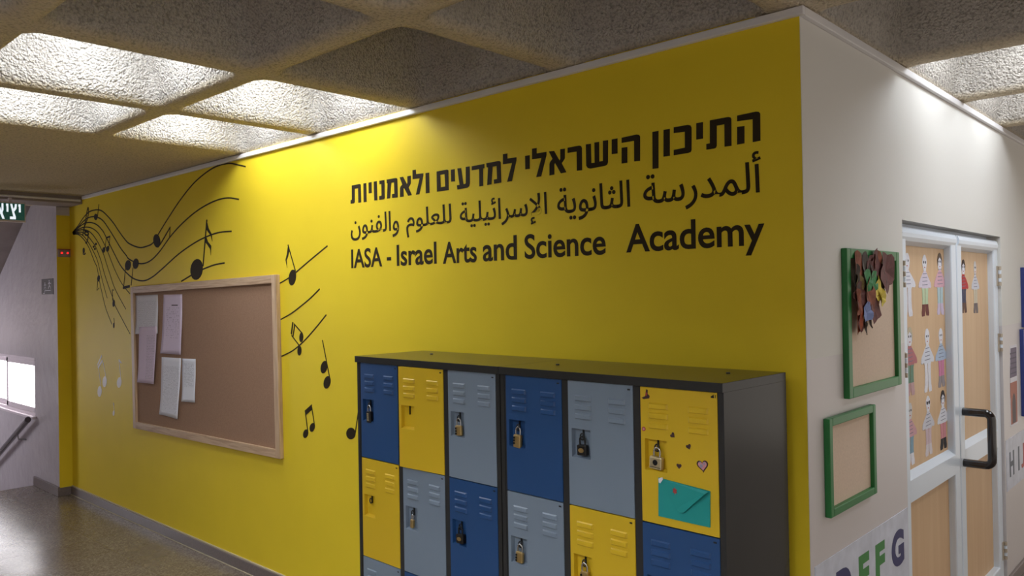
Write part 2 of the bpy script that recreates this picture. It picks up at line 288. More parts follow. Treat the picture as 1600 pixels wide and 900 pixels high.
# outlines in wall coordinates (x, z), metres
HEB = [[[[-0.227,2.3586],[-0.1578,2.3608],[-0.1477,2.3585],[-0.1422,2.3519],[-0.1431,2.2589],[-0.171,2.2581],[-0.1694,2.3367],[-0.2274,2.3387]],[[-0.2278,2.3194],[-0.2005,2.3184],[-0.2017,2.2583],[-0.2291,2.2577]],[[-0.3325,2.3589],[-0.2614,2.3595],[-0.2526,2.3567],[-0.2493,2.3503],[-0.2505,2.2565],[-0.2771,2.2569],[-0.2761,2.3361],[-0.306,2.3359],[-0.3075,2.2644],[-0.3113,2.2577],[-0.3175,2.2559],[-0.3486,2.2562],[-0.3482,2.2768],[-0.3342,2.2771]],[[-0.3871,2.3577],[-0.3602,2.3574],[-0.3615,2.2979],[-0.3884,2.2982]],[[-0.481,2.3572],[-0.4217,2.3571],[-0.4111,2.353],[-0.4067,2.3439],[-0.4084,2.2634],[-0.4124,2.2562],[-0.4219,2.2544],[-0.4833,2.2537],[-0.4828,2.2735],[-0.4357,2.2756],[-0.4345,2.3337],[-0.4815,2.3357]],[[-0.5248,2.3543],[-0.4977,2.3543],[-0.4998,2.2541],[-0.527,2.2542]],[[-0.5739,2.3541],[-0.547,2.3542],[-0.55,2.2141],[-0.5761,2.2144]]],[[[-0.7148,2.3528],[-0.6448,2.3549],[-0.6346,2.3521],[-0.6296,2.3456],[-0.6316,2.2523],[-0.658,2.2532],[-0.657,2.3326],[-0.7153,2.3326]],[[-0.7157,2.3139],[-0.689,2.313],[-0.6903,2.252],[-0.717,2.2522]],[[-0.7622,2.3532],[-0.7346,2.3532],[-0.7359,2.2944],[-0.7635,2.2949]],[[-0.8905,2.3516],[-0.8649,2.3506],[-0.8647,2.2722],[-0.8478,2.2717],[-0.8472,2.3529],[-0.8241,2.3525],[-0.825,2.2736],[-0.8069,2.2736],[-0.8051,2.354],[-0.7801,2.3529],[-0.7828,2.2651],[-0.7869,2.2567],[-0.7967,2.2532],[-0.8704,2.2509],[-0.8833,2.255],[-0.8904,2.2656]],[[-0.9854,2.3511],[-0.9254,2.3516],[-0.9156,2.3483],[-0.9112,2.3405],[-0.912,2.2494],[-0.9393,2.2503],[-0.9384,2.3289],[-0.9859,2.3296]],[[-1.0873,2.3496],[-1.0587,2.3478],[-1.0293,2.3027],[-1.0257,2.3106],[-1.0248,2.3505],[-1.0003,2.3495],[-1.0012,2.3108],[-1.0043,2.3055],[-1.0184,2.2913],[-0.9949,2.2509],[-1.0236,2.2493],[-1.0542,2.2968],[-1.0587,2.2913],[-1.0597,2.2487],[-1.0861,2.2481],[-1.085,2.2962],[-1.0813,2.3042],[-1.0678,2.316]],[[-1.1815,2.3737],[-1.155,2.3735],[-1.1555,2.3502],[-1.1006,2.3497],[-1.1009,2.3355],[-1.1329,2.2493],[-1.1601,2.249],[-1.1289,2.3272],[-1.1825,2.3283]],[[-1.2224,2.348],[-1.1955,2.3479],[-1.1968,2.2894],[-1.2224,2.2897]]],[[[-1.3544,2.3729],[-1.3273,2.3728],[-1.3278,2.3503],[-1.2732,2.349],[-1.2735,2.3367],[-1.3036,2.2479],[-1.3316,2.2478],[-1.3,2.3269],[-1.3554,2.3284]],[[-1.4597,2.346],[-1.384,2.3467],[-1.3736,2.3444],[-1.3693,2.339],[-1.3677,2.2483],[-1.4125,2.2477],[-1.4132,2.2667],[-1.3933,2.2672],[-1.3949,2.326],[-1.4202,2.3256],[-1.4296,2.2468],[-1.4563,2.2464],[-1.4487,2.325],[-1.4582,2.3275]],[[-1.5543,2.3439],[-1.472,2.3448],[-1.4725,2.3252],[-1.4814,2.3257],[-1.4821,2.2456],[-1.5066,2.2454],[-1.5055,2.325],[-1.5548,2.3253]],[[-1.6515,2.3453],[-1.6261,2.3442],[-1.6129,2.2669],[-1.5995,2.2671],[-1.5961,2.2715],[-1.5944,2.3454],[-1.5687,2.3451],[-1.5693,2.2673],[-1.5736,2.2538],[-1.5858,2.2478],[-1.6539,2.2467],[-1.6567,2.2668],[-1.6382,2.2668]],[[-1.6964,2.345],[-1.6705,2.3447],[-1.6703,2.2872],[-1.6953,2.2879]],[[-1.7974,2.3483],[-1.7216,2.3486],[-1.7141,2.3442],[-1.7142,2.25],[-1.7977,2.2506],[-1.7975,2.348],[-1.7733,2.329],[-1.7704,2.2693],[-1.7383,2.2696],[-1.7411,2.3288],[-1.7733,2.3293]]],[[[-1.879,2.3497],[-1.8532,2.3495],[-1.8523,2.251],[-1.8793,2.2509]],[[-1.9772,2.3759],[-1.9523,2.3758],[-1.9507,2.3533],[-1.8957,2.3511],[-1.8968,2.3389],[-1.9285,2.2516],[-1.9541,2.2516],[-1.9236,2.3295],[-1.977,2.3312]],[[-2.0784,2.3519],[-2.0518,2.3514],[-2.0219,2.31],[-2.0178,2.3189],[-2.0179,2.3498],[-1.9917,2.3505],[-1.9927,2.312],[-1.9972,2.3054],[-2.0105,2.2937],[-1.9855,2.2525],[-2.0138,2.2519],[-2.0456,2.2951],[-2.0502,2.2899],[-2.0498,2.2517],[-2.0778,2.2515],[-2.0767,2.2954],[-2.073,2.3036],[-2.0585,2.3134]],[[-2.1844,2.3519],[-2.1112,2.3518],[-2.1023,2.35],[-2.0979,2.3446],[-2.0971,2.2519],[-2.141,2.2533],[-2.1418,2.2729],[-2.1223,2.2729],[-2.124,2.3312],[-2.1481,2.3315],[-2.1583,2.2535],[-2.1837,2.253],[-2.1771,2.3318],[-2.184,2.3331]],[[-2.2452,2.3522],[-2.203,2.352],[-2.203,2.2591],[-2.2069,2.2543],[-2.2163,2.2528],[-2.2478,2.2532],[-2.2496,2.2729],[-2.2317,2.2729],[-2.2283,2.2761],[-2.2283,2.3338],[-2.2443,2.3337]],[[-2.2928,2.353],[-2.2666,2.3531],[-2.2653,2.2533],[-2.2906,2.2542]],[[-2.3378,2.3526],[-2.3121,2.3528],[-2.3121,2.2955],[-2.3378,2.2962]],[[-2.3829,2.3533],[-2.3583,2.3527],[-2.3574,2.2536],[-2.383,2.2532]],[[-2.4869,2.3535],[-2.4177,2.354],[-2.4093,2.3519],[-2.4064,2.3474],[-2.4063,2.2545],[-2.4303,2.2542],[-2.4307,2.3328],[-2.461,2.3326],[-2.4628,2.2626],[-2.4665,2.2575],[-2.4731,2.2557],[-2.5002,2.2563],[-2.4997,2.2745],[-2.4915,2.2753],[-2.4878,2.2786]]]]
STAFF = [[[-6.7508,2.3765],[-6.6146,2.425],[-6.4725,2.4903],[-6.3351,2.5292],[-6.1861,2.534],[-6.0581,2.5171],[-5.9344,2.4662],[-5.7994,2.3938],[-5.6975,2.3253],[-5.5834,2.2545],[-5.4812,2.2055],[-5.2892,2.1643],[-5.1364,2.1676],[-5.0325,2.1868],[-4.9319,2.2499],[-4.7571,2.3579],[-4.5651,2.4669],[-4.3571,2.5622],[-4.1592,2.6196],[-3.9947,2.6443],[-3.8385,2.6416],[-3.7305,2.6194],[-3.6231,2.5939]],[[-6.7508,2.3753],[-6.615,2.4123],[-6.4736,2.459],[-6.3537,2.4798],[-6.2207,2.4799],[-6.1238,2.4631],[-6.0138,2.4245],[-5.8772,2.3373],[-5.7592,2.2534],[-5.644,2.1715],[-5.5451,2.115],[-5.4853,2.0811],[-5.2933,2.0389],[-5.111,2.0471],[-4.9342,2.1077],[-4.7358,2.2138],[-4.5447,2.294],[-4.3378,2.3597],[-4.1415,2.4004],[-3.979,2.4176],[-3.8459,2.4148],[-3.7153,2.3929]],[[-6.7509,2.3733],[-6.6152,2.4059],[-6.4918,2.432],[-6.3719,2.4389],[-6.2554,2.4273],[-6.1422,2.3977],[-6.0323,2.3447],[-5.9636,2.2894],[-5.8812,2.2192],[-5.7928,2.1439],[-5.648,2.0287],[-5.4871,1.9514],[-5.3597,1.9155],[-5.2063,1.9027],[-5.0558,1.9264],[-4.8802,1.9828],[-4.6039,2.0798],[-4.3442,2.148],[-4.149,2.182],[-3.9855,2.1968],[-3.818,2.1934]],[[-6.742,2.3695],[-6.6157,2.3932],[-6.4928,2.4038],[-6.3733,2.3986],[-6.2571,2.3782],[-6.1443,2.337],[-6.066,2.2836],[-5.9742,2.2064],[-5.8994,2.1312],[-5.8485,2.0752],[-5.7491,1.9767],[-5.6242,1.8796],[-5.478,1.8041]],[[-6.742,2.3682],[-6.616,2.3837],[-6.4935,2.3849],[-6.3744,2.3675],[-6.2752,2.3332],[-6.1787,2.2782],[-6.0846,2.2062],[-6.0081,2.1302],[-5.9715,2.0802],[-5.8889,1.9756],[-5.7802,1.8475],[-5.566,1.6827]],[[-6.7421,2.3657],[-6.6165,2.371],[-6.4944,2.3598],[-6.3927,2.3283],[-6.2937,2.2788],[-6.197,2.2182],[-6.1344,2.1541],[-6.0733,2.0843],[-6.0059,1.9791],[-5.916,1.8695],[-5.8275,1.7689],[-5.7848,1.7116],[-5.6337,1.5945],[-5.4884,1.4852]],[[-6.7332,2.3625],[-6.6168,2.3614],[-6.4953,2.3347],[-6.3942,2.2847],[-6.2958,2.2172],[-6.2156,2.1518],[-6.1525,2.0874],[-6.0775,1.9611],[-6.0316,1.8879],[-5.9539,1.7748]],[[-6.7333,2.3593],[-6.6172,2.3519],[-6.5303,2.3243],[-6.4286,2.2742],[-6.3461,2.2137],[-6.2816,2.1487],[-6.2256,2.0904],[-6.1702,2.0388],[-6.1259,1.9351],[-6.0585,1.8072],[-5.9808,1.6826],[-5.8578,1.5568]],[[-4.5645,1.8823],[-4.4221,1.9179],[-4.3261,1.9425],[-4.2241,1.9592],[-4.0648,1.9819],[-3.9191,1.9896]],[[-3.238,1.8389],[-3.1396,1.8674],[-3.0512,1.9021],[-2.8875,1.9721],[-2.7256,2.039]],[[-3.2427,1.6169],[-3.1136,1.657],[-3.0142,1.6975],[-2.9054,1.7464],[-2.8088,1.7987]],[[-3.2504,1.3919],[-3.1028,1.4367],[-2.9796,1.4971],[-2.8588,1.5737],[-2.7472,1.652]]]
ARW = [[-0.6198,-0.1436,2.0491,2.2255],[-1.0464,-0.6806,2.0476,2.1886],[-1.6398,-1.1031,2.0481,2.1855],[-2.0323,-1.6987,2.0423,2.185],[-2.5031,-2.0906,2.0527,2.1881]]
ENW = [[-2.5024,-2.2326,1.9043,2.0078],[-2.1927,-2.1585,1.9347,1.9514],[-2.1118,-1.8085,1.9025,2.0107],[-1.7628,-1.5318,1.8998,2.0041],[-1.4913,-1.281,1.9003,2.0093],[-1.2344,-0.801,1.9007,2.0081],[-0.7026,-0.1349,1.8694,2.0118]]
NOTES = [{'l': 'largest black music note decal,two flags,above the cork board', 'h': [[[-4.2306,1.9521],[-4.2432,1.928],[-4.2652,1.9077],[-4.2942,1.8935],[-4.3267,1.8873],[-4.3589,1.8899],[-4.3867,1.9011],[-4.4068,1.9195],[-4.4166,1.943],[-4.4149,1.9686],[-4.4017,1.9931],[-4.379,2.0135],[-4.3494,2.0274],[-4.3167,2.033],[-4.2849,2.0299],[-4.2577,2.0185],[-4.2383,2.0001],[-4.2289,1.9771]]],'s': [[[[-4.2254,1.9791],[-4.1595,2.2958]],0.014]],'p': [[[-4.1616,2.2881],[-4.1354,2.2337],[-4.0924,2.1916],[-4.0865,2.1434],[-4.1064,2.1838],[-4.1471,2.2126],[-4.1708,2.2317]],[[-4.1778,2.186],[-4.1491,2.1448],[-4.102,2.1138],[-4.1094,2.0489],[-4.1183,2.0929],[-4.159,2.1257],[-4.1838,2.1402]]],'m': 'black'},{'l': 'black music note decal with stem leaning up right on the upper staff line', 'h': [[[-4.905,2.1966],[-4.9043,2.1792],[-4.9109,2.1638],[-4.924,2.1524],[-4.9421,2.1463],[-4.9631,2.1464],[-4.9844,2.1525],[-5.0035,2.1641],[-5.0179,2.1797],[-5.026,2.1974],[-5.0267,2.2151],[-5.02,2.2307],[-5.0065,2.2421],[-4.9882,2.248],[-4.9671,2.2477],[-4.9459,2.2414],[-4.927,2.2297],[-4.9129,2.2142]]],'s': [[[[-4.9122,2.1647],[-4.7314,2.2845]],0.01],[[[-4.7359,2.2796],[-4.7457,2.205]],0.007]],'p': [],'m': 'black'},{'l': 'upside-down beamed pair of black music notes beside the top left corner of the cork board', 'h': [[[-5.4545,2.0291],[-5.4619,2.0153],[-5.4752,2.0036],[-5.4928,1.9955],[-5.5127,1.992],[-5.5325,1.9934],[-5.5498,1.9997],[-5.5624,2.0102],[-5.5688,2.0234],[-5.5682,2.0379],[-5.5607,2.0519],[-5.5471,2.0636],[-5.5293,2.0716],[-5.5093,2.075],[-5.4896,2.0734],[-5.4725,2.067],[-5.4602,2.0566],[-5.4539,2.0434]],[[-5.3046,2.0356],[-5.3118,2.022],[-5.3246,2.0105],[-5.3417,2.0026],[-5.361,1.9991],[-5.3801,2.0006],[-5.3968,2.0068],[-5.409,2.017],[-5.4152,2.0301],[-5.4146,2.0443],[-5.4073,2.0581],[-5.3942,2.0696],[-5.377,2.0774],[-5.3576,2.0808],[-5.3386,2.0792],[-5.3221,2.0729],[-5.3101,2.0626],[-5.304,2.0497]]],'s': [[[[-5.5618,2.007],[-5.6027,1.8626]],0.008],[[[-5.4122,2.0121],[-5.4531,1.871]],0.008]],'p': [[[-5.6169,1.866],[-5.4807,1.8751],[-5.4814,1.8547],[-5.6176,1.8442]]],'m': 'black'},{'l': 'small black music note decal on the second staff line near the treble clef', 'h': [[[-6.1437,2.4701],[-6.1464,2.461],[-6.1535,2.4533],[-6.1642,2.448],[-6.1771,2.4457],[-6.1908,2.4468],[-6.2036,2.451],[-6.2139,2.4579],[-6.2206,2.4667],[-6.2226,2.4763],[-6.2199,2.4856],[-6.2127,2.4933],[-6.202,2.4986],[-6.189,2.5008],[-6.1753,2.4997],[-6.1625,2.4954],[-6.1523,2.4884],[-6.1458,2.4797]]],'s': [[[[-6.1421,2.4755],[-6.1082,2.5765]],0.01]],'p': [],'m': 'black'},{'l': 'black treble clef decal at the narrow end of the music staff', 'h': [],'s': [[[[-6.4917,2.3376],[-6.4619,2.4016],[-6.3968,2.4532],[-6.3524,2.5151],[-6.3557,2.5669],[-6.3801,2.5454],[-6.4074,2.4915],[-6.4366,2.4374],[-6.4589,2.3889],[-6.4289,2.3649],[-6.3648,2.3526],[-6.3639,2.3314],[-6.4232,2.3333],[-6.4464,2.3536],[-6.4084,2.3654]],0.016],[[[-6.3632,2.3513],[-6.3735,2.2959],[-6.4087,2.2594],[-6.4322,2.2694]],0.016]],'p': [],'m': 'black'},{'l': 'tiny black bass clef decal under the fan of staff lines', 'h': [[[-6.4511,2.1981],[-6.4529,2.1895],[-6.4575,2.1821],[-6.4642,2.1768],[-6.4724,2.1741],[-6.481,2.1745],[-6.489,2.1779],[-6.4954,2.1839],[-6.4995,2.1918],[-6.5007,2.2006],[-6.4989,2.2092],[-6.4943,2.2166],[-6.4875,2.222],[-6.4793,2.2246],[-6.4707,2.2241],[-6.4627,2.2207],[-6.4563,2.2147],[-6.4523,2.2069]]],'s': [[[[-6.4829,2.2195],[-6.4924,2.169],[-6.4585,2.1652],[-6.4335,2.1747]],0.012]],'p': [],'m': 'black'},{'l': 'small pair of black music notes joined by a short beam on the middle staff lines', 'h': [[[-5.984,2.1779],[-5.9893,2.1701],[-5.9977,2.1636],[-6.0081,2.1592],[-6.0194,2.1575],[-6.03,2.1586],[-6.0388,2.1625],[-6.0447,2.1686],[-6.047,2.1763],[-6.0453,2.1846],[-6.0399,2.1924],[-6.0314,2.1989],[-6.0209,2.2033],[-6.0097,2.205],[-5.9991,2.2038],[-5.9903,2.1999],[-5.9845,2.1938],[-5.9823,2.1862]],[[-5.8988,2.1827],[-5.9041,2.175],[-5.9123,2.1686],[-5.9226,2.1642],[-5.9336,2.1625],[-5.9441,2.1636],[-5.9527,2.1675],[-5.9585,2.1736],[-5.9607,2.1812],[-5.9591,2.1894],[-5.9537,2.1971],[-5.9454,2.2036],[-5.9351,2.2079],[-5.9241,2.2096],[-5.9137,2.2084],[-5.9051,2.2045],[-5.8993,2.1985],[-5.8972,2.1909]]],'s': [[[[-5.9887,2.194],[-5.9521,2.2806]],0.007],[[[-5.9021,2.1975],[-5.8744,2.2839]],0.007]],'p': [[[-5.9603,2.2859],[-5.8713,2.2933],[-5.8718,2.2795],[-5.9608,2.2731]]],'m': 'black'},{'l': 'tiny cluster of three black dots on the lower staff lines', 'h': [[[-6.1662,2.2404],[-6.1676,2.2371],[-6.1715,2.2344],[-6.1774,2.2325],[-6.1846,2.2317],[-6.1922,2.2321],[-6.1993,2.2337],[-6.2051,2.2362],[-6.2088,2.2394],[-6.2101,2.2428],[-6.2086,2.2462],[-6.2047,2.2489],[-6.1988,2.2508],[-6.1915,2.2516],[-6.1839,2.2511],[-6.1768,2.2496],[-6.1711,2.247],[-6.1674,2.2439]],[[-6.2227,2.2193],[-6.2239,2.216],[-6.2273,2.2131],[-6.2325,2.2112],[-6.2388,2.2103],[-6.2455,2.2107],[-6.2517,2.2122],[-6.2568,2.2147],[-6.26,2.2179],[-6.2611,2.2213],[-6.2598,2.2247],[-6.2563,2.2275],[-6.2511,2.2294],[-6.2448,2.2303],[-6.2382,2.2299],[-6.2319,2.2284],[-6.2269,2.2259],[-6.2237,2.2227]],[[-6.1925,2.199],[-6.1938,2.1957],[-6.1975,2.1929],[-6.203,2.1909],[-6.2098,2.1901],[-6.2169,2.1905],[-6.2236,2.192],[-6.229,2.1945],[-6.2325,2.1976],[-6.2336,2.2011],[-6.2323,2.2044],[-6.2286,2.2072],[-6.223,2.2091],[-6.2162,2.21],[-6.2091,2.2096],[-6.2024,2.2081],[-6.197,2.2056],[-6.1936,2.2024]]],'s': [[[[-6.188,2.2427],[-6.233,2.2176]],0.006]],'p': [],'m': 'black'},{'l': 'small black music note decal with a downward stem,lowest left on the staff', 'h': [[[-6.1084,1.9429],[-6.1129,1.9338],[-6.1203,1.926],[-6.1298,1.9205],[-6.1401,1.9178],[-6.1501,1.9184],[-6.1586,1.9222],[-6.1644,1.9287],[-6.167,1.9372],[-6.1659,1.9466],[-6.1614,1.9557],[-6.1539,1.9635],[-6.1444,1.969],[-6.1341,1.9716],[-6.1241,1.9709],[-6.1157,1.9671],[-6.1099,1.9606],[-6.1074,1.9522]]],'s': [[[[-6.158,1.9288],[-6.177,1.8415],[-6.1312,1.8626]],0.007]],'p': [],'m': 'black'},{'l': 'small black music note decal low on the staff,left of the cork board', 'h': [[[-5.7896,1.7296],[-5.7927,1.7195],[-5.7983,1.7108],[-5.8058,1.7043],[-5.8143,1.701],[-5.8228,1.7012],[-5.8302,1.7048],[-5.8356,1.7116],[-5.8384,1.7206],[-5.8382,1.7308],[-5.8351,1.7408],[-5.8294,1.7496],[-5.8219,1.7561],[-5.8134,1.7594],[-5.8049,1.7591],[-5.7976,1.7554],[-5.7922,1.7487],[-5.7894,1.7397]]],'s': [[[[-5.8349,1.7515],[-5.8399,1.8442],[-5.8048,1.8384]],0.007]],'p': [],'m': 'black'},{'l': 'faint tiny black note decal under the lower end of the staff', 'h': [[[-5.8037,1.548],[-5.8048,1.5404],[-5.8074,1.5337],[-5.8111,1.5287],[-5.8156,1.526],[-5.8203,1.5259],[-5.8247,1.5285],[-5.8281,1.5334],[-5.8303,1.54],[-5.8308,1.5476],[-5.8297,1.5553],[-5.8272,1.562],[-5.8234,1.567],[-5.8189,1.5697],[-5.8142,1.5697],[-5.8098,1.5671],[-5.8064,1.5622],[-5.8043,1.5556]]],'s': [[[[-5.806,1.5612],[-5.8152,1.6086]],0.005]],'p': [],'m': 'black'},{'l': 'white beamed pair of music notes on the yellow wall left of the cork board', 'h': [[[-5.9847,1.0723],[-5.99,1.0562],[-6.0001,1.0418],[-6.0138,1.0308],[-6.0294,1.0246],[-6.0451,1.0238],[-6.059,1.0287],[-6.0694,1.0386],[-6.075,1.0524],[-6.0751,1.0684],[-6.0697,1.0846],[-6.0595,1.099],[-6.0457,1.11],[-6.03,1.1161],[-6.0143,1.1167],[-6.0006,1.1117],[-5.9903,1.1018],[-5.9848,1.0881]],[[-6.0995,0.9825],[-6.1049,0.9662],[-6.1153,0.9516],[-6.1292,0.9403],[-6.1452,0.9339],[-6.1613,0.9329],[-6.1755,0.9377],[-6.1862,0.9477],[-6.1919,0.9616],[-6.192,0.9777],[-6.1865,0.9942],[-6.176,1.0089],[-6.1619,1.0201],[-6.1459,1.0264],[-6.1298,1.0272],[-6.1157,1.0223],[-6.1053,1.0123],[-6.0996,0.9985]]],'s': [[[[-5.9951,1.0961],[-6.061,1.2329]],0.008],[[[-6.1142,1.0128],[-6.1661,1.1843]],0.008]],'p': [[[-6.1899,1.2106],[-6.0931,1.2939],[-6.0851,1.2774],[-6.1816,1.1967]],[[-6.1819,1.1879],[-6.0729,1.2584],[-6.0664,1.2403],[-6.1708,1.1721]]],'m': 'white'},{'l': 'single white music note with a small flag,nearest the cork board', 'h': [[[-5.6729,1.0849],[-5.6792,1.0697],[-5.6903,1.0561],[-5.7048,1.0458],[-5.7211,1.04],[-5.7372,1.0394],[-5.7511,1.0441],[-5.7612,1.0537],[-5.7662,1.0668],[-5.7654,1.082],[-5.759,1.0973],[-5.7478,1.111],[-5.7331,1.1212],[-5.7168,1.1269],[-5.7007,1.1274],[-5.687,1.1225],[-5.677,1.113],[-5.6722,1.0999]]],'s': [[[[-5.6823,1.1149],[-5.7207,1.2705]],0.008],[[[-5.7207,1.2694],[-5.6701,1.2435]],0.012]],'p': [],'m': 'white'},{'l': 'tiny white music note low on the wall below the larger white notes', 'h': [[[-5.8253,0.8234],[-5.8277,0.8156],[-5.8321,0.8086],[-5.8379,0.8032],[-5.8445,0.8001],[-5.8511,0.7997],[-5.8569,0.8019],[-5.8612,0.8066],[-5.8634,0.8131],[-5.8634,0.8207],[-5.861,0.8285],[-5.8566,0.8355],[-5.8507,0.8409],[-5.844,0.844],[-5.8374,0.8445],[-5.8317,0.8422],[-5.8274,0.8375],[-5.8252,0.831]]],'s': [[[[-5.8303,0.8365],[-5.8482,0.9091],[-5.8326,0.8892]],0.008]],'p': [],'m': 'white'},{'l': 'black music note decal with one flag at the top right corner of the cork board', 'h': [[[-3.0538,1.8675],[-3.0601,1.8518],[-3.0704,1.8383],[-3.0835,1.8288],[-3.0977,1.8243],[-3.1115,1.8255],[-3.123,1.8322],[-3.131,1.8437],[-3.1344,1.8584],[-3.1327,1.8748],[-3.1262,1.8906],[-3.1158,1.9041],[-3.1026,1.9135],[-3.0883,1.9178],[-3.0747,1.9164],[-3.0633,1.9096],[-3.0555,1.8982],[-3.0522,1.8836]]],'s': [[[[-3.058,1.9064],[-3.1362,2.0679]],0.008]],'p': [[[-3.135,2.0617],[-3.1217,2.0305],[-3.1397,1.9932],[-3.1544,1.9746],[-3.1485,1.9304],[-3.165,1.9789],[-3.1484,2.0127]]],'m': 'black'},{'l': 'double-beamed pair of black music notes crossing the lowest staff line', 'h': [[[-2.9851,1.518],[-2.9875,1.5083],[-2.9922,1.4997],[-2.9985,1.4934],[-3.0057,1.49],[-3.0131,1.49],[-3.0196,1.4934],[-3.0244,1.4997],[-3.0271,1.5083],[-3.0272,1.5181],[-3.0248,1.5279],[-3.0201,1.5365],[-3.0137,1.5428],[-3.0064,1.5462],[-2.9991,1.5461],[-2.9927,1.5427],[-2.9879,1.5363],[-2.9852,1.5277]],[[-3.0069,1.4396],[-3.0093,1.4298],[-3.014,1.4212],[-3.0203,1.4147],[-3.0277,1.4112],[-3.035,1.4111],[-3.0416,1.4145],[-3.0465,1.4208],[-3.0491,1.4294],[-3.0493,1.4392],[-3.0468,1.4491],[-3.0421,1.4577],[-3.0357,1.4641],[-3.0284,1.4676],[-3.021,1.4676],[-3.0145,1.4642],[-3.0097,1.4579],[-3.007,1.4493]]],'s': [[[[-3.0824,1.5965],[-2.9946,1.5415]],0.007],[[[-3.1108,1.5277],[-3.0212,1.464]],0.007]],'p': [[[-3.1002,1.6084],[-3.0891,1.604],[-3.1079,1.5315],[-3.1189,1.5381]],[[-3.0782,1.598],[-3.07,1.5913],[-3.0915,1.5182],[-3.0997,1.5234]]],'m': 'black'},{'l': 'pair of black note heads on one long stem right of the cork board', 'h': [[[-2.7457,1.3537],[-2.7522,1.3415],[-2.7617,1.331],[-2.7731,1.3235],[-2.7851,1.3198],[-2.7961,1.3205],[-2.8049,1.3254],[-2.8103,1.3341],[-2.8118,1.3453],[-2.809,1.3579],[-2.8024,1.3702],[-2.7928,1.3807],[-2.7813,1.3882],[-2.7693,1.3917],[-2.7584,1.3909],[-2.7497,1.3859],[-2.7444,1.3773],[-2.743,1.3661]],[[-2.7166,1.2698],[-2.7231,1.2576],[-2.7328,1.247],[-2.7444,1.2393],[-2.7567,1.2356],[-2.768,1.2361],[-2.7772,1.2409],[-2.7829,1.2495],[-2.7845,1.2607],[-2.7819,1.2732],[-2.7752,1.2855],[-2.7655,1.2961],[-2.7537,1.3037],[-2.7415,1.3073],[-2.7302,1.3067],[-2.7212,1.3018],[-2.7156,1.2933],[-2.714,1.2822]]],'s': [[[[-2.789,1.5085],[-2.7193,1.2856]],0.007]],'p': [],'m': 'black'},{'l': 'black beamed pair of music notes low between the cork board and the lockers', 'h': [[[-2.8805,1.0019],[-2.8854,0.993],[-2.8927,0.9851],[-2.9015,0.9793],[-2.9109,0.9763],[-2.9197,0.9764],[-2.9267,0.9796],[-2.9313,0.9855],[-2.9327,0.9935],[-2.9308,1.0025],[-2.9259,1.0115],[-2.9185,1.0194],[-2.9096,1.0251],[-2.9002,1.0281],[-2.8915,1.028],[-2.8845,1.0248],[-2.8801,1.0188],[-2.8787,1.0109]],[[-2.9497,0.9585],[-2.9546,0.9495],[-2.9621,0.9415],[-2.9711,0.9356],[-2.9807,0.9324],[-2.9896,0.9325],[-2.9969,0.9356],[-3.0015,0.9416],[-3.0029,0.9497],[-3.001,0.9588],[-2.996,0.9679],[-2.9885,0.9759],[-2.9794,0.9818],[-2.9698,0.9849],[-2.9609,0.9848],[-2.9538,0.9816],[-2.9492,0.9756],[-2.9478,0.9676]]],'s': [[[[-2.8816,1.0149],[-2.9071,1.1174]],0.007],[[[-2.9515,0.9709],[-2.9734,1.0753]],0.007]],'p': [[[-2.9797,1.093],[-2.9066,1.1355],[-2.9055,1.1043],[-2.9744,1.0645]]],'m': 'black'},{'l': 'round black music note partly hidden behind the left edge of the lockers', 'h': [[[-2.4878,1.0118],[-2.4906,1.0006],[-2.4982,0.9902],[-2.5095,0.9818],[-2.5234,0.9765],[-2.5381,0.9749],[-2.5519,0.9771],[-2.5631,0.9831],[-2.5703,0.992],[-2.5726,1.0027],[-2.5697,1.0141],[-2.562,1.0245],[-2.5505,1.0329],[-2.5365,1.0381],[-2.5218,1.0396],[-2.5081,1.0372],[-2.4971,1.0312],[-2.4901,1.0224]]],'s': [[[[-2.4895,1.0161],[-2.4568,1.1433]],0.007]],'p': [],'m': 'black'}]
ADDED_FILL = [(i, j) for i in (2, 3, 4, 5) for j in (1, 2)]  # unseen lamps added behind the camera to brighten lockers, wall and ceiling

# ================================================================== STRUCTURE
ZC = 2.68          # underside of the ceiling ribs
XL = -6.825        # left end of the yellow wall
DOOR = (0.995, 2.75, 2.035)
# floor
fl = MB(); fl.box(-7.5, 4.5, -5.6, 6.0, -0.2, 0.0); structure(fl.build('floor', M['terrazzo']))
# yellow wall block and the white wall with the door opening
w = MB(); w.box(XL, 0.0, 0.0, 0.14, 0.0, ZC+0.02); structure(w.build('wall_front', M['yellow']))
w = MB(); w.box(-0.14, 0.002, 0.0005, DOOR[0], 0, ZC+0.02); w.box(-0.14, 0.002, DOOR[1], 6.0, 0, ZC+0.02); w.box(-0.14, 0.002, DOOR[0], DOOR[1], DOOR[2], ZC+0.02)
structure(w.build('wall_right', M['white_wall']))
w = MB(); w.box(-7.5, 4.5, -5.75, -5.6, 0, 3.2); structure(w.build('wall_back', M['white_wall']))
# stair wall, with window hole; its short end return is painted yellow up to door-head height
WX0, WX1, WZ0, WZ1 = -9.75, -7.47, 0.655, 1.217
w = MB(); w.box(WX1, XL-0.001, -0.11, 0.14, -2.4, 3.2); w.box(-11, WX0, -0.11, 0.14, -2.4, 3.2); w.box(WX0, WX1, -0.11, 0.14, -2.4, WZ0); w.box(WX0, WX1, -0.11, 0.14, WZ1, 3.2)
structure(w.build('wall_stair', M['stair_wall']))
w = MB(); w.box(XL-0.001, XL+0.001, -0.1095, 0.0, 0.0, 2.534); structure(w.build('trim_1', M['yellow']))
# beam above the stair head and a thin pipe in front of it
w = MB(); w.box(-6.825, -6.50, -5.6, -0.001, 2.612, 2.70); structure(w.build('trim_2', M['concrete_grey']))
w = MB(); w.tube([(-6.485, -4.5, 2.640), (-6.485, -0.02, 2.640)], 0.010, seg=8); structure(w.build('trim_3', M['trunk']))
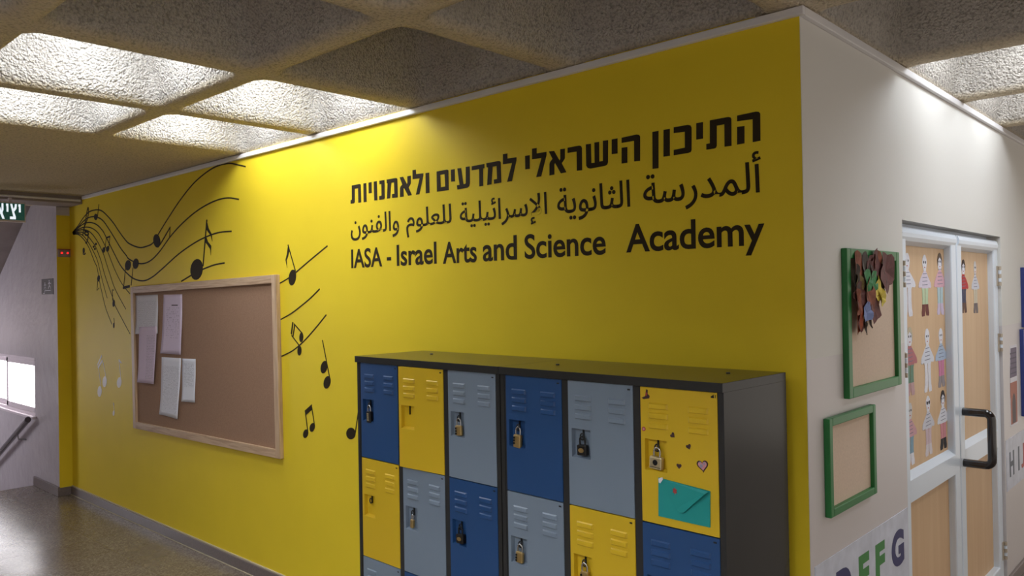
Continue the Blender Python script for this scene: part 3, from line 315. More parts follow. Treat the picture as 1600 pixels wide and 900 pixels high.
# white cable trunking along both walls
w = MB(); w.box(-6.45, 0.022, -0.022, -0.0, 2.648, 2.676, bev=0.003); structure(w.build('trim_4', M['trunk']))
w = MB(); w.box(0.0025, 0.0215, 0.001, 6.0, 2.647, 2.6765, bev=0.003); structure(w.build('trim_5', M['trunk']))
w = MB(); w.box(-11.15, -11, -2.2, 0.14, -2.4, 3.2); w.box(-11.15, -7.5, -2.35, -2.2, -2.4, 3.2); w.box(-7.65, -7.5, -5.75, -2.2, -0.2, 3.2); structure(w.build('wall_left', M['stair_wall']))
# skirtings
w = MB(); w.box(XL+0.001, 0.0, -0.018, 0.0, 0.0, 0.072, bev=0.003); w.box(XL+0.001, 0.0, -0.0105, 0.0, 0.072, 0.079, mi=1); w.box(XL+0.001, 0, -0.024, -0.018, 0.0, 0.004, mi=1)
structure(w.build('baseboard_front', [M['skirting'], M['grout']]))
w = MB(); w.box(XL, XL+0.016, -0.112, -0.019, 0.0, 0.075, bev=0.003); w.box(-7.5, XL+0.016, -0.128, -0.1105, 0.0, 0.085, bev=0.003); structure(w.build('baseboard_stair', M['skirting']))
w = MB(); w.box(0.0022, 0.018, 0.0, DOOR[0]-0.02, 0.0, 0.066, bev=0.003); w.box(0.0022, 0.018, DOOR[1]+0.02, 6.0, 0, 0.066, bev=0.003); structure(w.build('baseboard_right', M['skirting']))
# stairs going down and the sloping underside of the flight above
w = MB()
for k in range(10): w.box(-7.5-0.3*(k+1), -7.5-0.3*k, -2.0, -0.112, -0.16*(k+1)-0.25, -0.16*(k+1))
structure(w.build('floor_stairs', M['skirting']))
w = MB(); w.prism([(-7.53, 2.688), (-10.6, 0.796), (-10.6, 1.05), (-7.53, 2.94)], -2.0, -0.1105, xz); structure(w.build('ceiling_stairs', M['concrete_grey']))
# coffered ceiling as one height field
RX = [-3.68, -2.82, -1.93, -1.0, -0.05, 0.87, 1.78, 2.70, 3.6]
RY = [-5.30, -4.40, -3.50, -2.63, -1.75, -0.87, 0.05, 1.0, 1.905, 2.80, 3.70]
def cell_dist(v, ribs, half=0.042):
    if v <= ribs[0] or v >= ribs[-1]: return 0.0
    for a, b in zip(ribs, ribs[1:]):
        if a <= v <= b: return max(0.0, min(v-a, b-v)-half)
    return 0.0
DEPTH = 0.42
def rise(e):
    t = min(1.0, e/0.34); h = 1-(1-t)**2.6
    s = min(1.0, e/0.035); return h*(s*s*(3-2*s)*0.5+0.5*s) if e < 0.035 else h
def grid_steps(lo, hi, st):
    n = max(1, round((hi-lo)/st)); return [lo+(hi-lo)*i/n for i in range(n+1)]
def ceiling():
    xs = [-7.55]+grid_steps(-3.72, 3.64, 0.021)+[4.6]; ys = [-5.6]+grid_steps(-5.32, 3.72, 0.021)+[6.1]
    ex = [cell_dist(x, RX) for x in xs]; ey = [cell_dist(y, RY) for y in ys]
    vs = []; nx = len(xs)
    for j, y in enumerate(ys):
        for i, x in enumerate(xs):
            a, b = ex[i], ey[j]
            r_ = 0.075; e = r_-math.hypot(r_-a, r_-b) if (a < r_ and b < r_) else min(a, b)
            vs.append((x, y, ZC+DEPTH*rise(max(0, e))))
    fs = [(j*nx+i, (j+1)*nx+i, (j+1)*nx+i+1, j*nx+i+1) for j in range(len(ys)-1) for i in range(nx-1)]
    me = bpy.data.meshes.new('ceiling'); me.from_pydata(vs, [], fs); me.polygons.foreach_set('use_smooth', [True]*len(fs)); me.update()
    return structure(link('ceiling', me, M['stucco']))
ceiling()
# lamps at the top of the lit coffers (hidden from the eye by the ribs), then the added fill lamps
GLOW = [mat('lamp_diffuser', (242, 248, 255), 0.4, emit=e) for e in (LAMP, LAMP_DOOR, LAMP_FILL)]
M['lamp_body'] = mat('lamp_body_white', (230, 230, 230), 0.5)
LIT = [(i, j) for i in (0, 1) for j in (4, 5)] + [(i, j) for i in (4, 5) for j in (7, 8)] + ADDED_FILL
lamp_names = ['square ceiling lamp hidden in the lit coffer %s' % s for s in (
    'second from the yellow wall, far left', 'touching the yellow wall, farther left', 'second from the yellow wall, nearer',
    'touching the yellow wall, by the lettering', 'nearest the white wall above the door', 'nearest the white wall beyond the door', 'right of the one above the door', 'right of the one beyond the door')]
for q, (i, j) in enumerate(LIT):
    cx, cy = (RX[i]+RX[i+1])/2, (RY[j]+RY[j+1])/2
    t = empty('ceiling_light', (cx, cy, ZC+DEPTH)); tag(t, lamp_names[q] if q < 8 else 'added square fill lamp in a coffer behind the camera', 'ceiling light', None if q < 8 else 'added fill lamps behind the camera')
    b = MB(); b.box(-0.17, 0.17, -0.17, 0.17, -0.16, -0.13, bev=0.006); b.box(-0.04, 0.04, -0.04, 0.04, -0.13, 0.012); b.build('housing', M['lamp_body'], t)
    b = MB(); b.box(-0.15, 0.15, -0.15, 0.15, -0.22, -0.16, bev=0.01); b.build('diffuser', GLOW[0 if q < 4 else 1 if q < 8 else 2], t)

# ---------------------------------------------------------------- door in the white wall: two leaves
def leaf(name, y0, y1, hinge_y, mirror):
    X = -0.012; t = empty(name, (0, 0, 0)); structure(t)
    top = 2.012; st = 0.092
    b = MB()
    b.box(X-0.052, X, y0+0.003, y0+st, 0.02, top, bev=0.008); b.box(X-0.052, X, y1-st, y1-0.003, 0.02, top, bev=0.008)
    b.build('stile', M['pvc'], t)
    b = MB()
    # bull-nosed top rail
    pr = [(X-0.052, top), (X-0.052, 1.94), (X-0.036, 1.935), (X-0.004, 1.952), (X+0.006, 1.968), (X+0.008, 1.985), (X+0.003, 2.003), (X-0.006, top)]
    n = len(pr); vs = [(x, y0+0.02, z) for x, z in pr]+[(x, y1-0.02, z) for x, z in pr]
    b.add(vs, [list(range(n)), list(range(2*n-1, n-1, -1))]+[(i, (i+1) % n, (i+1) % n+n, i+n) for i in range(n)])
    # mid rail with a sloped top
    pr = [(X-0.052, 0.945), (X-0.034, 0.945), (X, 0.922), (X, 0.828), (X-0.034, 0.815), (X-0.052, 0.815)]
    n = len(pr); vs = [(x, y0+st-0.01, z) for x, z in pr]+[(x, y1-st+0.01, z) for x, z in pr]
    b.add(vs, [list(range(n)), list(range(2*n-1, n-1, -1))]+[(i, (i+1) % n, (i+1) % n+n, i+n) for i in range(n)])
    b.box(X-0.052, X, y0+st-0.01, y1-st+0.01, 0.02, 0.14, bev=0.006)
    b.build('rail', M['pvc'], t)
    b = MB(); b.box(X-0.046, X-0.034, y0+st-0.01, y1-st+0.01, 0.93, 1.95); b.build('upper_panel', M['ply'], t)
    b = MB(); b.box(X-0.046, X-0.034, y0+st-0.01, y1-st+0.01, 0.13, 0.83); b.build('lower_panel', M['ply'], t)
    for za, zb in ((1.75, 1.865), (1.37, 1.475), (0.17, 0.272)):
        b = MB(); hy = hinge_y
        for k in range(5):
            z0 = za+(zb-za)*k/5
            b.tube([(X+0.010, hy, z0+0.001), (X+0.010, hy, z0+(zb-za)/5-0.002)], 0.0095, mi=k % 2, seg=10)
        b.box(X-0.001, X+0.004, min(hy, hy+mirror*0.03), max(hy, hy+mirror*0.03), za, zb)
        b.build('hinge', [M['hinge'], M['pvc']], t)
    return t
d1 = leaf('door_1', 0.998, 1.873, 1.012, 1)
d2 = leaf('door_2', 1.877, 2.747, 2.735, -1)
b = MB(); yh = 1.93
hp = [(-0.014, yh, 1.118), (0.085, yh, 1.118)]+[(0.085+0.030*math.sin(a), yh, 1.088+0.030*math.cos(a)) for a in [PI/2*k/5 for k in range(1, 6)]]
hp += [(0.115, yh, 0.90)]+[(0.085+0.030*math.cos(a), yh, 0.89-0.030*math.sin(a)) for a in [PI/2*k/5 for k in range(1, 6)]]+[(-0.014, yh, 0.86)]
b.tube(hp, 0.0205, seg=14); b.build('handle', M['handle'], d2)['label'] = 'black enamelled pull handle'
# jamb lining behind the leaves
w = MB(); w.box(-0.13, -0.068, DOOR[0], DOOR[1], 0.0, DOOR[2]); structure(w.build('trim_6', M['pvc']))

# ---------------------------------------------------------------- stair window
wn = structure(empty('window_1', (0, 0, 0)))
M['pane'] = mat('bright_window_pane', (255, 252, 255), 0.2, emit=WINDOW_GLOW)
b = MB()
for x0, x1, z0, z1 in ((WX0, WX1, WZ1-0.03, WZ1), (WX0, WX1, WZ0, WZ0+0.03), (WX0, WX0+0.03, WZ0, WZ1), (WX1-0.03, WX1, WZ0, WZ1)): b.box(x0, x1, -0.105, -0.02, z0, z1, bev=0.004)
b.build('frame', M['alu'], wn)
for sx0, sx1, sy in ((-9.75+0.03, -8.37, -0.055), (-8.44, WX1-0.03, -0.085)):
    b = MB(); f = 0.05
    b.box(sx0, sx1, sy-0.012, sy+0.012, WZ1-0.03-f, WZ1-0.03, bev=0.003); b.box(sx0, sx1, sy-0.012, sy+0.012, WZ0+0.03, WZ0+0.03+f, bev=0.003)
    b.box(sx0, sx0+f, sy-0.012, sy+0.012, WZ0+0.03, WZ1-0.03, bev=0.003); b.box(sx1-f*0.7, sx1, sy-0.012, sy+0.012, WZ0+0.03, WZ1-0.03, bev=0.003)
    s_ = b.build('sash', M['alu'], wn)
    b = MB(); b.box(sx0+f*0.8, sx1-f*0.6, sy-0.003, sy+0.003, WZ0+0.03+f*0.8, WZ1-0.03-f*0.8); b.build('pane', M['pane'], s_)
b = MB(); b.box(WX0-0.03, WX1+0.02, -0.14, -0.09, WZ0-0.02, WZ0+0.004, bev=0.003); b.build('sill', M['alu'], wn)

# ================================================================== WALL LETTERING AND MUSIC
T0, T1 = -0.0001, -0.0014
ln = tag(empty('wall_lettering', (-1.15, 0, 2.3)), 'bold black Hebrew lettering, top line of the sign on the yellow wall', 'lettering')
for wd in HEB:
    b = MB()
    for p in wd: b.prism([(x+1.15, z-2.3) for x, z in p], T0, T1, xz)
    b.build('word', M['decal'], ln)
AR = {'أ': (0xFE83, 0xFE84, 0, 0), 'إ': (0xFE87, 0xFE88, 0, 0), 'ا': (0xFE8D, 0xFE8E, 0, 0), 'ل': (0xFEDD, 0xFEDE, 0xFEDF, 0xFEE0), 'م': (0xFEE1, 0xFEE2, 0xFEE3, 0xFEE4), 'د': (0xFEA9, 0xFEAA, 0, 0), 'ر': (0xFEAD, 0xFEAE, 0, 0), 'س': (0xFEB1, 0xFEB2, 0xFEB3, 0xFEB4), 'ة': (0xFE93, 0xFE94, 0, 0), 'ث': (0xFE99, 0xFE9A, 0xFE9B, 0xFE9C), 'ن': (0xFEE5, 0xFEE6, 0xFEE7, 0xFEE8), 'و': (0xFEED, 0xFEEE, 0, 0), 'ي': (0xFEF1, 0xFEF2, 0xFEF3, 0xFEF4), 'ئ': (0xFE89, 0xFE8A, 0xFE8B, 0xFE8C), 'ع': (0xFEC9, 0xFECA, 0xFECB, 0xFECC), 'ف': (0xFED1, 0xFED2, 0xFED3, 0xFED4), '\u0001': (0xFEF9, 0xFEFA, 0, 0)}
def shape_arabic(w):
    w = w.replace('لإ', '\u0001'); out = []
    for i, ch in enumerate(w):
        pj = i > 0 and AR[w[i-1]][2] != 0; nj = i < len(w)-1 and AR[ch][2] != 0; f = AR[ch]
        out.append(chr(f[3] if (pj and nj) else f[1] if pj else f[2] if nj else f[0]))
    return ''.join(reversed(out))
ln = tag(empty('wall_lettering', (-1.3, 0, 2.12)), 'slim black Arabic lettering, middle line of the sign on the yellow wall', 'lettering')
for wd, bx in zip('ألمدرسة الثانوية الإسرائيلية للعلوم والفنون'.split(), ARW):
    link('word', text_mesh(shape_arabic(wd), (bx[0]+1.3, bx[1]+1.3, bx[2]-2.12, bx[3]-2.12), T0, T1, xz, off=0.006), M['decal'], ln)
ln = tag(empty('wall_lettering', (-1.3, 0, 1.95)), 'black English lettering reading IASA, bottom line of the sign above the lockers', 'lettering')
for wd, bx in zip('IASA - Israel Arts and Science Academy'.split(), ENW):
    link('word', text_mesh(wd, (bx[0]+1.3, bx[1]+1.3, bx[2]-1.95, bx[3]-1.95), T0, T1, xz, off=0.016), M['decal'], ln)
st = tag(empty('music_staff', (-5.0, 0, 2.0)), 'black music staff of flowing lines fanning across the yellow wall around the cork board', 'wall decal')
for k, l in enumerate(STAFF):
    b = MB(); p = smooth_line([(x+5, z-2) for x, z in l], 5)
    
    add_ribbon(b, p, 0.011 if k < 9 else 0.008, 0.009 if k > 8 else (0.006 if 3 <= k <= 7 else 0.010), T0, T1+0.0002, xz)
    b.build('staff_line', M['decal'], st)
for n in NOTES:
    allp = [q for h in n['h'] for q in h]+[q for s, w_ in n['s'] for q in s]
    cx = sum(q[0] for q in allp)/len(allp); cz = sum(q[1] for q in allp)/len(allp)
    b = MB()
    for h in n['h']: b.prism([(x-cx, z-cz) for x, z in h], T0, T1-0.0004, xz)
    for p in n['p']: b.prism([(x-cx, z-cz) for x, z in p], T0, T1-0.0006, xz)
    for s, w_ in n['s']:
        p = [(x-cx, z-cz) for x, z in s]; p = smooth_line(p, 4) if len(p) > 4 else p
        add_ribbon(b, p, w_, w_, T0, T1-0.0005, xz)
    o = b.build('music_note', M['decal_white'] if n['m'] == 'white' else M['decal'], None, (cx, 0, cz))
    tag(o, n['l'], 'wall decal')

# ================================================================== CORK BOARD AND NOTICES
bd = tag(empty('bulletin_board', (-4.31, 0, 1.321), (0, -0.016, 0)), 'large brown cork bulletin board in a pale wooden frame on the yellow wall', 'bulletin board')
BW, BH, FW = 2.17, 1.11, 0.052
def frame4(W, H, fw, y0, y1, parent, mh, mv, bev=0.003, nm='frame_rail'):
    for sgn in (1, -1):
        b = MB(); b.box(-W/2+fw, W/2-fw, y0, y1, min(sgn*H/2, sgn*(H/2-fw)), max(sgn*H/2, sgn*(H/2-fw)), bev=bev); b.build(nm, mh, parent)
        b = MB(); b.box(min(sgn*W/2, sgn*(W/2-fw)), max(sgn*W/2, sgn*(W/2-fw)), y0, y1, -H/2, H/2, bev=bev); b.build(nm, mv, parent)
frame4(BW, BH, FW, -0.028, 0.0, bd, M['frame_h'], M['frame_v'])
b = MB(); b.box(-BW/2+FW-0.005, BW/2-FW+0.005, -0.010, 0.0, -BH/2+FW-0.005, BH/2-FW+0.005); b.build('cork_panel', M['cork'], bd)
def sheet(name, quad, m, curl, mp, t, cat, label, nx=8, nz=14, sgn=-1, parent=None, thick=0.0006):
    """quad TL, TR, BR, BL in wall coordinates; curl lifts the bottom corners"""
    cx = sum(q[0] for q in quad)/4; cz = sum(q[1] for q in quad)/4
    me = bpy.data.meshes.new(name); vs = []; uvs = []
    for layer in (0, 1):
        for j in range(nz+1):
            v = j/nz
            for i in range(nx+1):
                u = i/nx
                a = [quad[0][k]*(1-u)+quad[1][k]*u for k in (0, 1)]; c = [quad[3][k]*(1-u)+quad[2][k]*u for k in (0, 1)]
                x, z = a[0]*(1-v)+c[0]*v, a[1]*(1-v)+c[1]*v
                lift = curl*v*v*(0.35+0.65*(2*u-1)**2)+0.002*math.sin(v*7+u*3)*v
                vs.append(mp(x-cx, z-cz, sgn*(lift+layer*thick)))
                uvs.append((u, 1-v))
    w_ = nx+1; off = w_*(nz+1); fs = []
    for j in range(nz):
        for i in range(nx):
            q = (j*w_+i, j*w_+i+1, (j+1)*w_+i+1, (j+1)*w_+i); fs += [q, tuple(k+off for k in reversed(q))]
    rim = [i for i in range(w_)]+[j*w_+nx for j in range(1, nz+1)]+[nz*w_+i for i in range(nx-1, -1, -1)]+[j*w_ for j in range(nz-1, 0, -1)]
    for k in range(len(rim)): a, c = rim[k], rim[(k+1) % len(rim)]; fs.append((a, c, c+off, a+off))
    me.from_pydata(vs, [], fs); ul = me.uv_layers.new(name='UVMap')
    for l in me.loops: ul.data[l.index].uv = uvs[l.vertex_index]
    bm = bmesh.new(); bm.from_mesh(me); bmesh.ops.recalc_face_normals(bm, faces=bm.faces); bm.to_mesh(me); bm.free()
    me.polygons.foreach_set('use_smooth', [True]*len(me.polygons))
    o = link(name, me, m, parent, mp(cx, cz, t))
    return tag(o, label, cat) if label else o
P_grey = printed('white_notice_print', (226, 224, 232), (110, 106, 116), 42)
P_lil = printed('lilac_notice_print', (222, 204, 224), (120, 104, 124), 36, x0=0.45, x1=0.92)
P_lil2 = printed('lilac_table_print', (222, 206, 228), (130, 112, 136), 30, wob=14, x0=0.18, x1=0.85, z0=0.25, z1=0.78, dens=0.56)
P_wh = printed('white_list_print', (236, 236, 246), (130, 128, 146), 52, wob=40, x0=0.1, x1=0.92)
P_wh2 = printed('white_table_print', (234, 236, 246), (120, 120, 136), 40, wob=16, x0=0.15, x1=0.88, z0=0.35, z1=0.9)
sheet('notice_sheet', [(-5.345, 1.789), (-4.934, 1.792), (-4.93, 1.50), (-5.342, 1.487)], P_grey, 0.008, xz, -0.0115, 'notice', 'off-white printed notice pinned highest and furthest left on the cork board')
sheet('notice_sheet', [(-5.255, 1.545), (-4.938, 1.555), (-4.985, 1.119), (-5.281, 1.115)], P_lil, 0.009, xz, -0.0215, 'notice', 'lilac notice hanging below and over the leftmost off-white sheet')
sheet('notice_sheet', [(-4.834, 1.790), (-4.528, 1.790), (-4.536, 1.357), (-4.87, 1.355)], P_lil2, 0.014, xz, -0.0115, 'notice', 'lilac sheet with a table and short heading line, second from left on the cork board')
sheet('notice_sheet', [(-4.882, 1.326), (-4.560, 1.332), (-4.605, 0.890), (-4.906, 0.900)], P_wh, 0.013, xz, -0.0115, 'notice', 'long white list with curled bottom corner, lowest on the cork board')
sheet('notice_sheet', [(-4.542, 1.330), (-4.333, 1.335), (-4.340, 1.031), (-4.545, 1.023)], P_wh2, 0.008, xz, -0.0115, 'notice', 'narrow white sheet pinned right of the long curled list')
b = MB(); b.box(-4.70, -4.60, -0.0135, -0.0123, 1.708, 1.715)
hl = b.build('heading_line', M['ink']); hl.parent = bpy.data.objects['notice_sheet.002']; hl.matrix_parent_inverse = Matrix.Translation(-Vector(hl.parent.location))

# ================================================================== LOCKERS
LA = -0.032; LO = Vector((-1.92, -0.398, 0)); EX = Vector((math.cos(LA), math.sin(LA), 0)); EY = Vector((-math.sin(LA), math.cos(LA), 0))
COLX = [(0.032, 0.305), (0.335, 0.608), (0.638, 0.911)]; UW = 0.934; LH = 1.481; LD = 0.392
ROWZ = [(1.028, 1.451), (0.583, 1.024), (0.138, 0.579)]
def LP(u, t, z): return LO+EX*u+EY*t+Vector((0, 0, z))
def door_mesh(wd, h):
    b = MB(); T = 0.018; px0, px1, pz0, pz1 = 0.014, 0.096, h-0.260, h-0.162; D = 0.0165
    # the door skin around the latch pocket
    for x0, x1, z0, z1 in ((0, wd, 0, pz0), (0, wd, pz1, h), (0, px0, pz0, pz1), (px1, wd, pz0, pz1)):
        b.add([(x0, 0, z0), (x1, 0, z0), (x1, 0, z1), (x0, 0, z1)], [(0, 1, 2, 3)])
    b.add([(px0, 0, pz0), (px1, 0, pz0), (px1, 0, pz1), (px0, 0, pz1), (px0+0.002, D, pz0+0.008), (px1-0.002, D, pz0+0.008), (px1-0.002, D, pz1-0.001), (px0+0.002, D, pz1-0.001)],
          [(4, 5, 6, 7), (0, 1, 5, 4), (1, 2, 6, 5), (2, 3, 7, 6), (3, 0, 4, 7)])
    b.add([(0, 0, 0), (wd, 0, 0), (wd, 0, h), (0, 0, h), (0, T, 0), (wd, T, 0), (wd, T, h), (0, T, h)], [(7, 6, 5, 4), (4, 5, 1, 0), (5, 6, 2, 1), (6, 7, 3, 2), (7, 4, 0, 3)])
    # pressed louvres: scoops standing out toward their lower edge
    for g0, g1 in ((0.030, 0.103), (0.174, 0.244)):
        for k in range(3):
            z0 = h-0.066-0.0305*k; z1 = z0+0.019; q = 0.0055; i = 0.005
            vs = [(g0, 0.0005, z1), (g1, 0.0005, z1), (g0, 0.0005, z0), (g1, 0.0005, z0), (g0+i, -q*0.85, z1-0.004), (g1-i, -q*0.85, z1-0.004), (g0+i, -q, z0+0.002), (g1-i, -q, z0+0.002), (g0+i, -q*0.7, z0), (g1-i, -q*0.7, z0)]
            b.add(vs, [(0, 1, 5, 4), (4, 5, 7, 6), (6, 7, 9, 8), (8, 9, 3, 2), (0, 4, 6, 2), (1, 3, 7, 5), (2, 6, 8), (3, 9, 7)])
    me = bpy.data.meshes.new('door'); me.from_pydata(b.v, [], b.f); me.update()
    return me
COLS = [['l_blue', 'l_yellow', 'l_grey', 'l_blue', 'l_grey', 'l_yellow'],
        ['l_yellow', 'l_grey', 'l_blue', 'l_grey', 'l_yellow', 'l_blue'],
        ['l_grey', 'l_blue', 'l_yellow', 'l_yellow', 'l_blue', 'l_grey']]
doors = {}
for un in (0, 1):
    root = empty('locker_unit', LO+EX*(UW+0.001)*un, (0, 0, LA))
    tag(root, 'charcoal steel locker unit with a blue, yellow and grey top row, nearer the cork board' if un == 0 else 'charcoal steel locker unit with the teal envelope door, at the right end by the corner', 'locker', 'school lockers')
    b = MB(); x1 = UW-0.001
    b.box(0.004, 0.022, 0.0, LD, 0.0, LH-0.028); b.box(x1-0.016, x1, 0.0, LD, 0.0, LH-0.028); b.box(0.022, x1-0.016, LD-0.012, LD, 0.1, LH-0.028)
    b.box(0.022, COLX[0][0]-0.001, 0.002, 0.03, 0.1, LH-0.028); b.box(COLX[2][1]+0.001, x1-0.016, 0.002, 0.03, 0.1, LH-0.028)
    for a, c in ((COLX[0][1], COLX[1][0]), (COLX[1][1], COLX[2][0])):
        b.box(a+0.001, c-0.001, 0.002, 0.030, 0.1, LH-0.028); b.box((a+c)/2-0.003, (a+c)/2+0.003, 0.030, LD-0.012, 0.1, LH-0.03)
    for z in (ROWZ[0][0]-0.002, ROWZ[1][0]-0.002, 0.132): b.box(0.022, x1-0.016, 0.022, LD-0.012, z-0.004, z+0.004)
    b.box(0.022, x1-0.016, 0.004, LD-0.012, 0.1, 0.134); b.box(0.03, x1-0.03, 0.04, LD-0.03, 0.0, 0.1)
    b.build('carcass', M['charcoal'], root)
    b = MB(); b.box(-0.006 if un == 0 else 0.0, x1, -0.006, LD, LH-0.0285, LH, bev=0.0012); lid = b.build('top', M['charcoal'], root)
    b = MB(); b.tube([((0.22, 0.80)[un], 0.26, LH-0.001), ((0.22, 0.80)[un], 0.26, LH+0.003)], 0.007, seg=10); b.build('screw', M['black'], lid)
    if un == 1: b = MB(); b.tube([(0.13, 0.18, LH-0.001), (0.13, 0.18, LH+0.003)], 0.007, seg=10); b.build('screw', M['black'], lid)
    for r, (z0, z1) in enumerate(ROWZ):
        for c, (x0, xr) in enumerate(COLX):
            col = COLS[r][c+3*un]; h = z1-z0; wd = xr-x0
            ajar = -0.062 if (un, r, c) == (0, 0, 1) else 0.0
            me = door_mesh(wd, h); me.transform(Matrix.Translation((-wd, 0, 0)))
            d = link('door', me, M[col], root, (xr, 0.0, z0), (0, 0, -ajar if ajar else 0))
            d['label'] = '%s door' % col[2:]+(' standing slightly ajar' if ajar else '')
            doors[(r, c+3*un)] = d
            xs = -wd
            if r < 2 or un == 0:
                b = MB(); b.box(xs+wd-0.020, xs+wd-0.010, -0.0012, 0.0005, h-0.0155, h-0.0105); b.build('number_plate', M['black'], d)
            b = MB(); b.box(xs+0.0535, xs+0.0575, 0.0105, 0.0167, h-0.200, h-0.164)
            if (r, c+3*un) != (0, 1):
                b.tube([(xs+0.0555+0.008*math.cos(q), 0.006, h-0.188+0.011*math.sin(q)) for q in [2*PI*k/14 for k in range(15)]], 0.0026, seg=6, caps=False)
            b.build('hasp', M['black'], d)
# number 41 on the end door
d41 = doors[(0, 5)]; h = ROWZ[0][1]-ROWZ[0][0]
# padlocks hanging in the latch pockets: (row, col) -> style
def padlock(r, c, style, label):
    x0 = COLX[c % 3][0]+UW*(c//3)+0.001*(c//3)+0.0555; zt = ROWZ[r][1]-0.190
    big = {'brass': (0.034, 0.040, 0.014), 'long': (0.034, 0.048, 0.016), 'black': (0.040, 0.036, 0.020), 'silver': (0.045, 0.040, 0.018), 'small': (0.018, 0.036, 0.014), 'combo': (0.030, 0.050, 0.018)}[style]
    W_, H_, D_ = big; sh = 0.024; rs = 0.0032
    t = tag(empty('padlock', LP(x0+0.003, 0.0045, zt), (0, 0.06 if c % 2 else -0.05, LA)), label, 'padlock', 'padlocks on the lockers')
    ym = -0.002
    b = MB(); b.box(-W_/2, W_/2, ym-D_/2, ym+D_/2, -sh-H_, -sh, bev=0.004)
    b.build('body', {'brass': M['brass'], 'long': M['brass'], 'black': M['black'], 'silver': M['brass_pale'], 'small': M['brass'], 'combo': M['black']}[style], t)
    a = min(W_/2-0.005, 0.011)
    pts = [(-a, ym, -sh-0.004), (-a, ym, -0.008)]+[(-a*math.cos(q), ym, -0.008+a*math.sin(q)) for q in [PI*k/8 for k in range(1, 8)]]+[(a, ym, -0.008), (a, ym, -sh-0.004)]
    b = MB(); b.tube(pts, rs, seg=8); b.build('shackle', M['steel'] if style != 'black' else M['dark_steel'], t)
    if style in ('brass', 'long'):
        b = MB()
        for k in range(3): b.tube([(-W_/2+0.006+0.0*k, ym-D_/2+0.002, -sh-0.012-k*0.010), (-W_/2+0.006, ym-D_/2-0.002, -sh-0.012-k*0.010)], 0.0042, seg=8)
        b.build('number_wheel', M['dark_steel'], t)
    if style == 'silver':
        b = MB(); b.disc((0, -sh-H_*0.45), 0.009, ym-D_/2-0.0008, ym-D_/2+0.001, xz); b.box(-W_/2+0.003, W_/2-0.003, ym-D_/2-0.0008, ym-D_/2+0.001, -sh-H_*0.84, -sh-H_*0.80); b.build('emblem', M['dark_steel'], t)
    if style == 'black':
        b = MB(); b.disc((0, -sh-H_*0.5), 0.012, ym-D_/2-0.0008, ym-D_/2+0.001, xz, ry=0.008); b.build('badge', M['brass'], t)
    if style == 'combo':
        b = MB()
        for k in range(4): b.box(-0.006, 0.006, ym-D_/2-0.002, ym-D_/2+0.001, -sh-0.014-k*0.009, -sh-0.008-k*0.009, bev=0.0008)
        b.build('number_wheel', M['brass_pale'], t)
    return t
padlock(0, 0, 'combo', 'black combination padlock on the leftmost blue top-row locker door')
padlock(0, 2, 'brass', 'brass combination padlock on the grey top-row door beside the joint of the two units')
padlock(0, 3, 'long', 'tall brass combination padlock on the blue top-row door right of the joint')
padlock(0, 4, 'black', 'black padlock with a brass badge on the grey top-row door left of the sticker door')
padlock(0, 5, 'silver', 'large pale brass padlock on the yellow sticker door above the teal envelope')
padlock(1, 1, 'small', 'slim brass padlock on the grey second-row door under the ajar yellow door')
padlock(1, 2, 'black', 'black padlock on the blue second-row door')
padlock(1, 3, 'brass', 'brass padlock on the grey second-row door right of the joint')
padlock(1, 4, 'brass', 'brass padlock on the yellow second-row door at the bottom edge of the photo')
# stickers on the yellow end door (door-local: x from its hinge edge, z from its bottom)
def sticker(name, shapes, mats, label):
    b = MB()
    for poly, mi in shapes: b.prism(poly, 0.0003, -0.0009-0.0003*mi, xz, mi)
    o = b.build(name, mats, d41); o['label'] = label; return o
def dl(u, z): return (u-(COLX[2][1]+UW+0.001), z+LH-ROWZ[0][0])     # unit coordinate -> door coordinate
def heart(cx, cz, s, rot=0):
    p = []
    for k in range(20):
        t = 2*PI*k/20; x = 16*math.sin(t)**3; z = 13*math.cos(t)-5*math.cos(2*t)-2*math.cos(3*t)-math.cos(4*t)
        x *= s/32; z *= s/32; p.append((cx+x*math.cos(rot)-z*math.sin(rot), cz+x*math.sin(rot)+z*math.cos(rot)))
    return p
M['st_dark'] = mat('dark_sticker', (66, 40, 44), 0.5); M['st_red'] = mat('red_sticker', (170, 60, 60), 0.5); M['st_pink'] = mat('pink_sticker', (205, 140, 150), 0.5); M['st_grey'] = mat('grey_sticker', (150, 146, 170), 0.5)
for (u, z, ro), lb in zip(((1.691, -0.171, 0.9), (1.747, -0.199, 0.45), (1.712, -0.262, 0.0)), ('dark heart sticker tilted left', 'dark red heart sticker', 'dark heart sticker, lowest')):
    sticker('heart_sticker', [(heart(*dl(u, z), 0.018, ro), 0)], [M['st_dark']], lb)
bx, bz = dl(1.594, -0.053)
sticker('butterfly_sticker', [([(bx-0.016, bz-0.012), (bx-0.002, bz-0.006), (bx+0.002, bz+0.016), (bx+0.008, bz+0.014), (bx+0.007, bz+0.002), (bx+0.015, bz-0.004), (bx+0.013, bz-0.012), (bx+0.002, bz-0.014), (bx-0.008, bz-0.016)], 0),
    ([(bx-0.002, bz-0.003), (bx+0.003, bz+0.008), (bx+0.006, bz+0.001), (bx+0.003, bz-0.006)], 1)], [M['st_dark'], M['st_red']], 'dark red butterfly sticker')
rx_, rz_ = dl(1.584, -0.163)
sticker('ring_sticker', [([(rx_+0.007*math.cos(2*PI*k/14), rz_+0.007*math.sin(2*PI*k/14)) for k in range(14)], 0), ([(rx_+0.0042*math.cos(2*PI*k/14), rz_+0.0042*math.sin(2*PI*k/14)) for k in range(14)], 1)], [M['st_red'], M['st_pink']], 'small red ring sticker')
hx, hz = dl(1.794, -0.249)
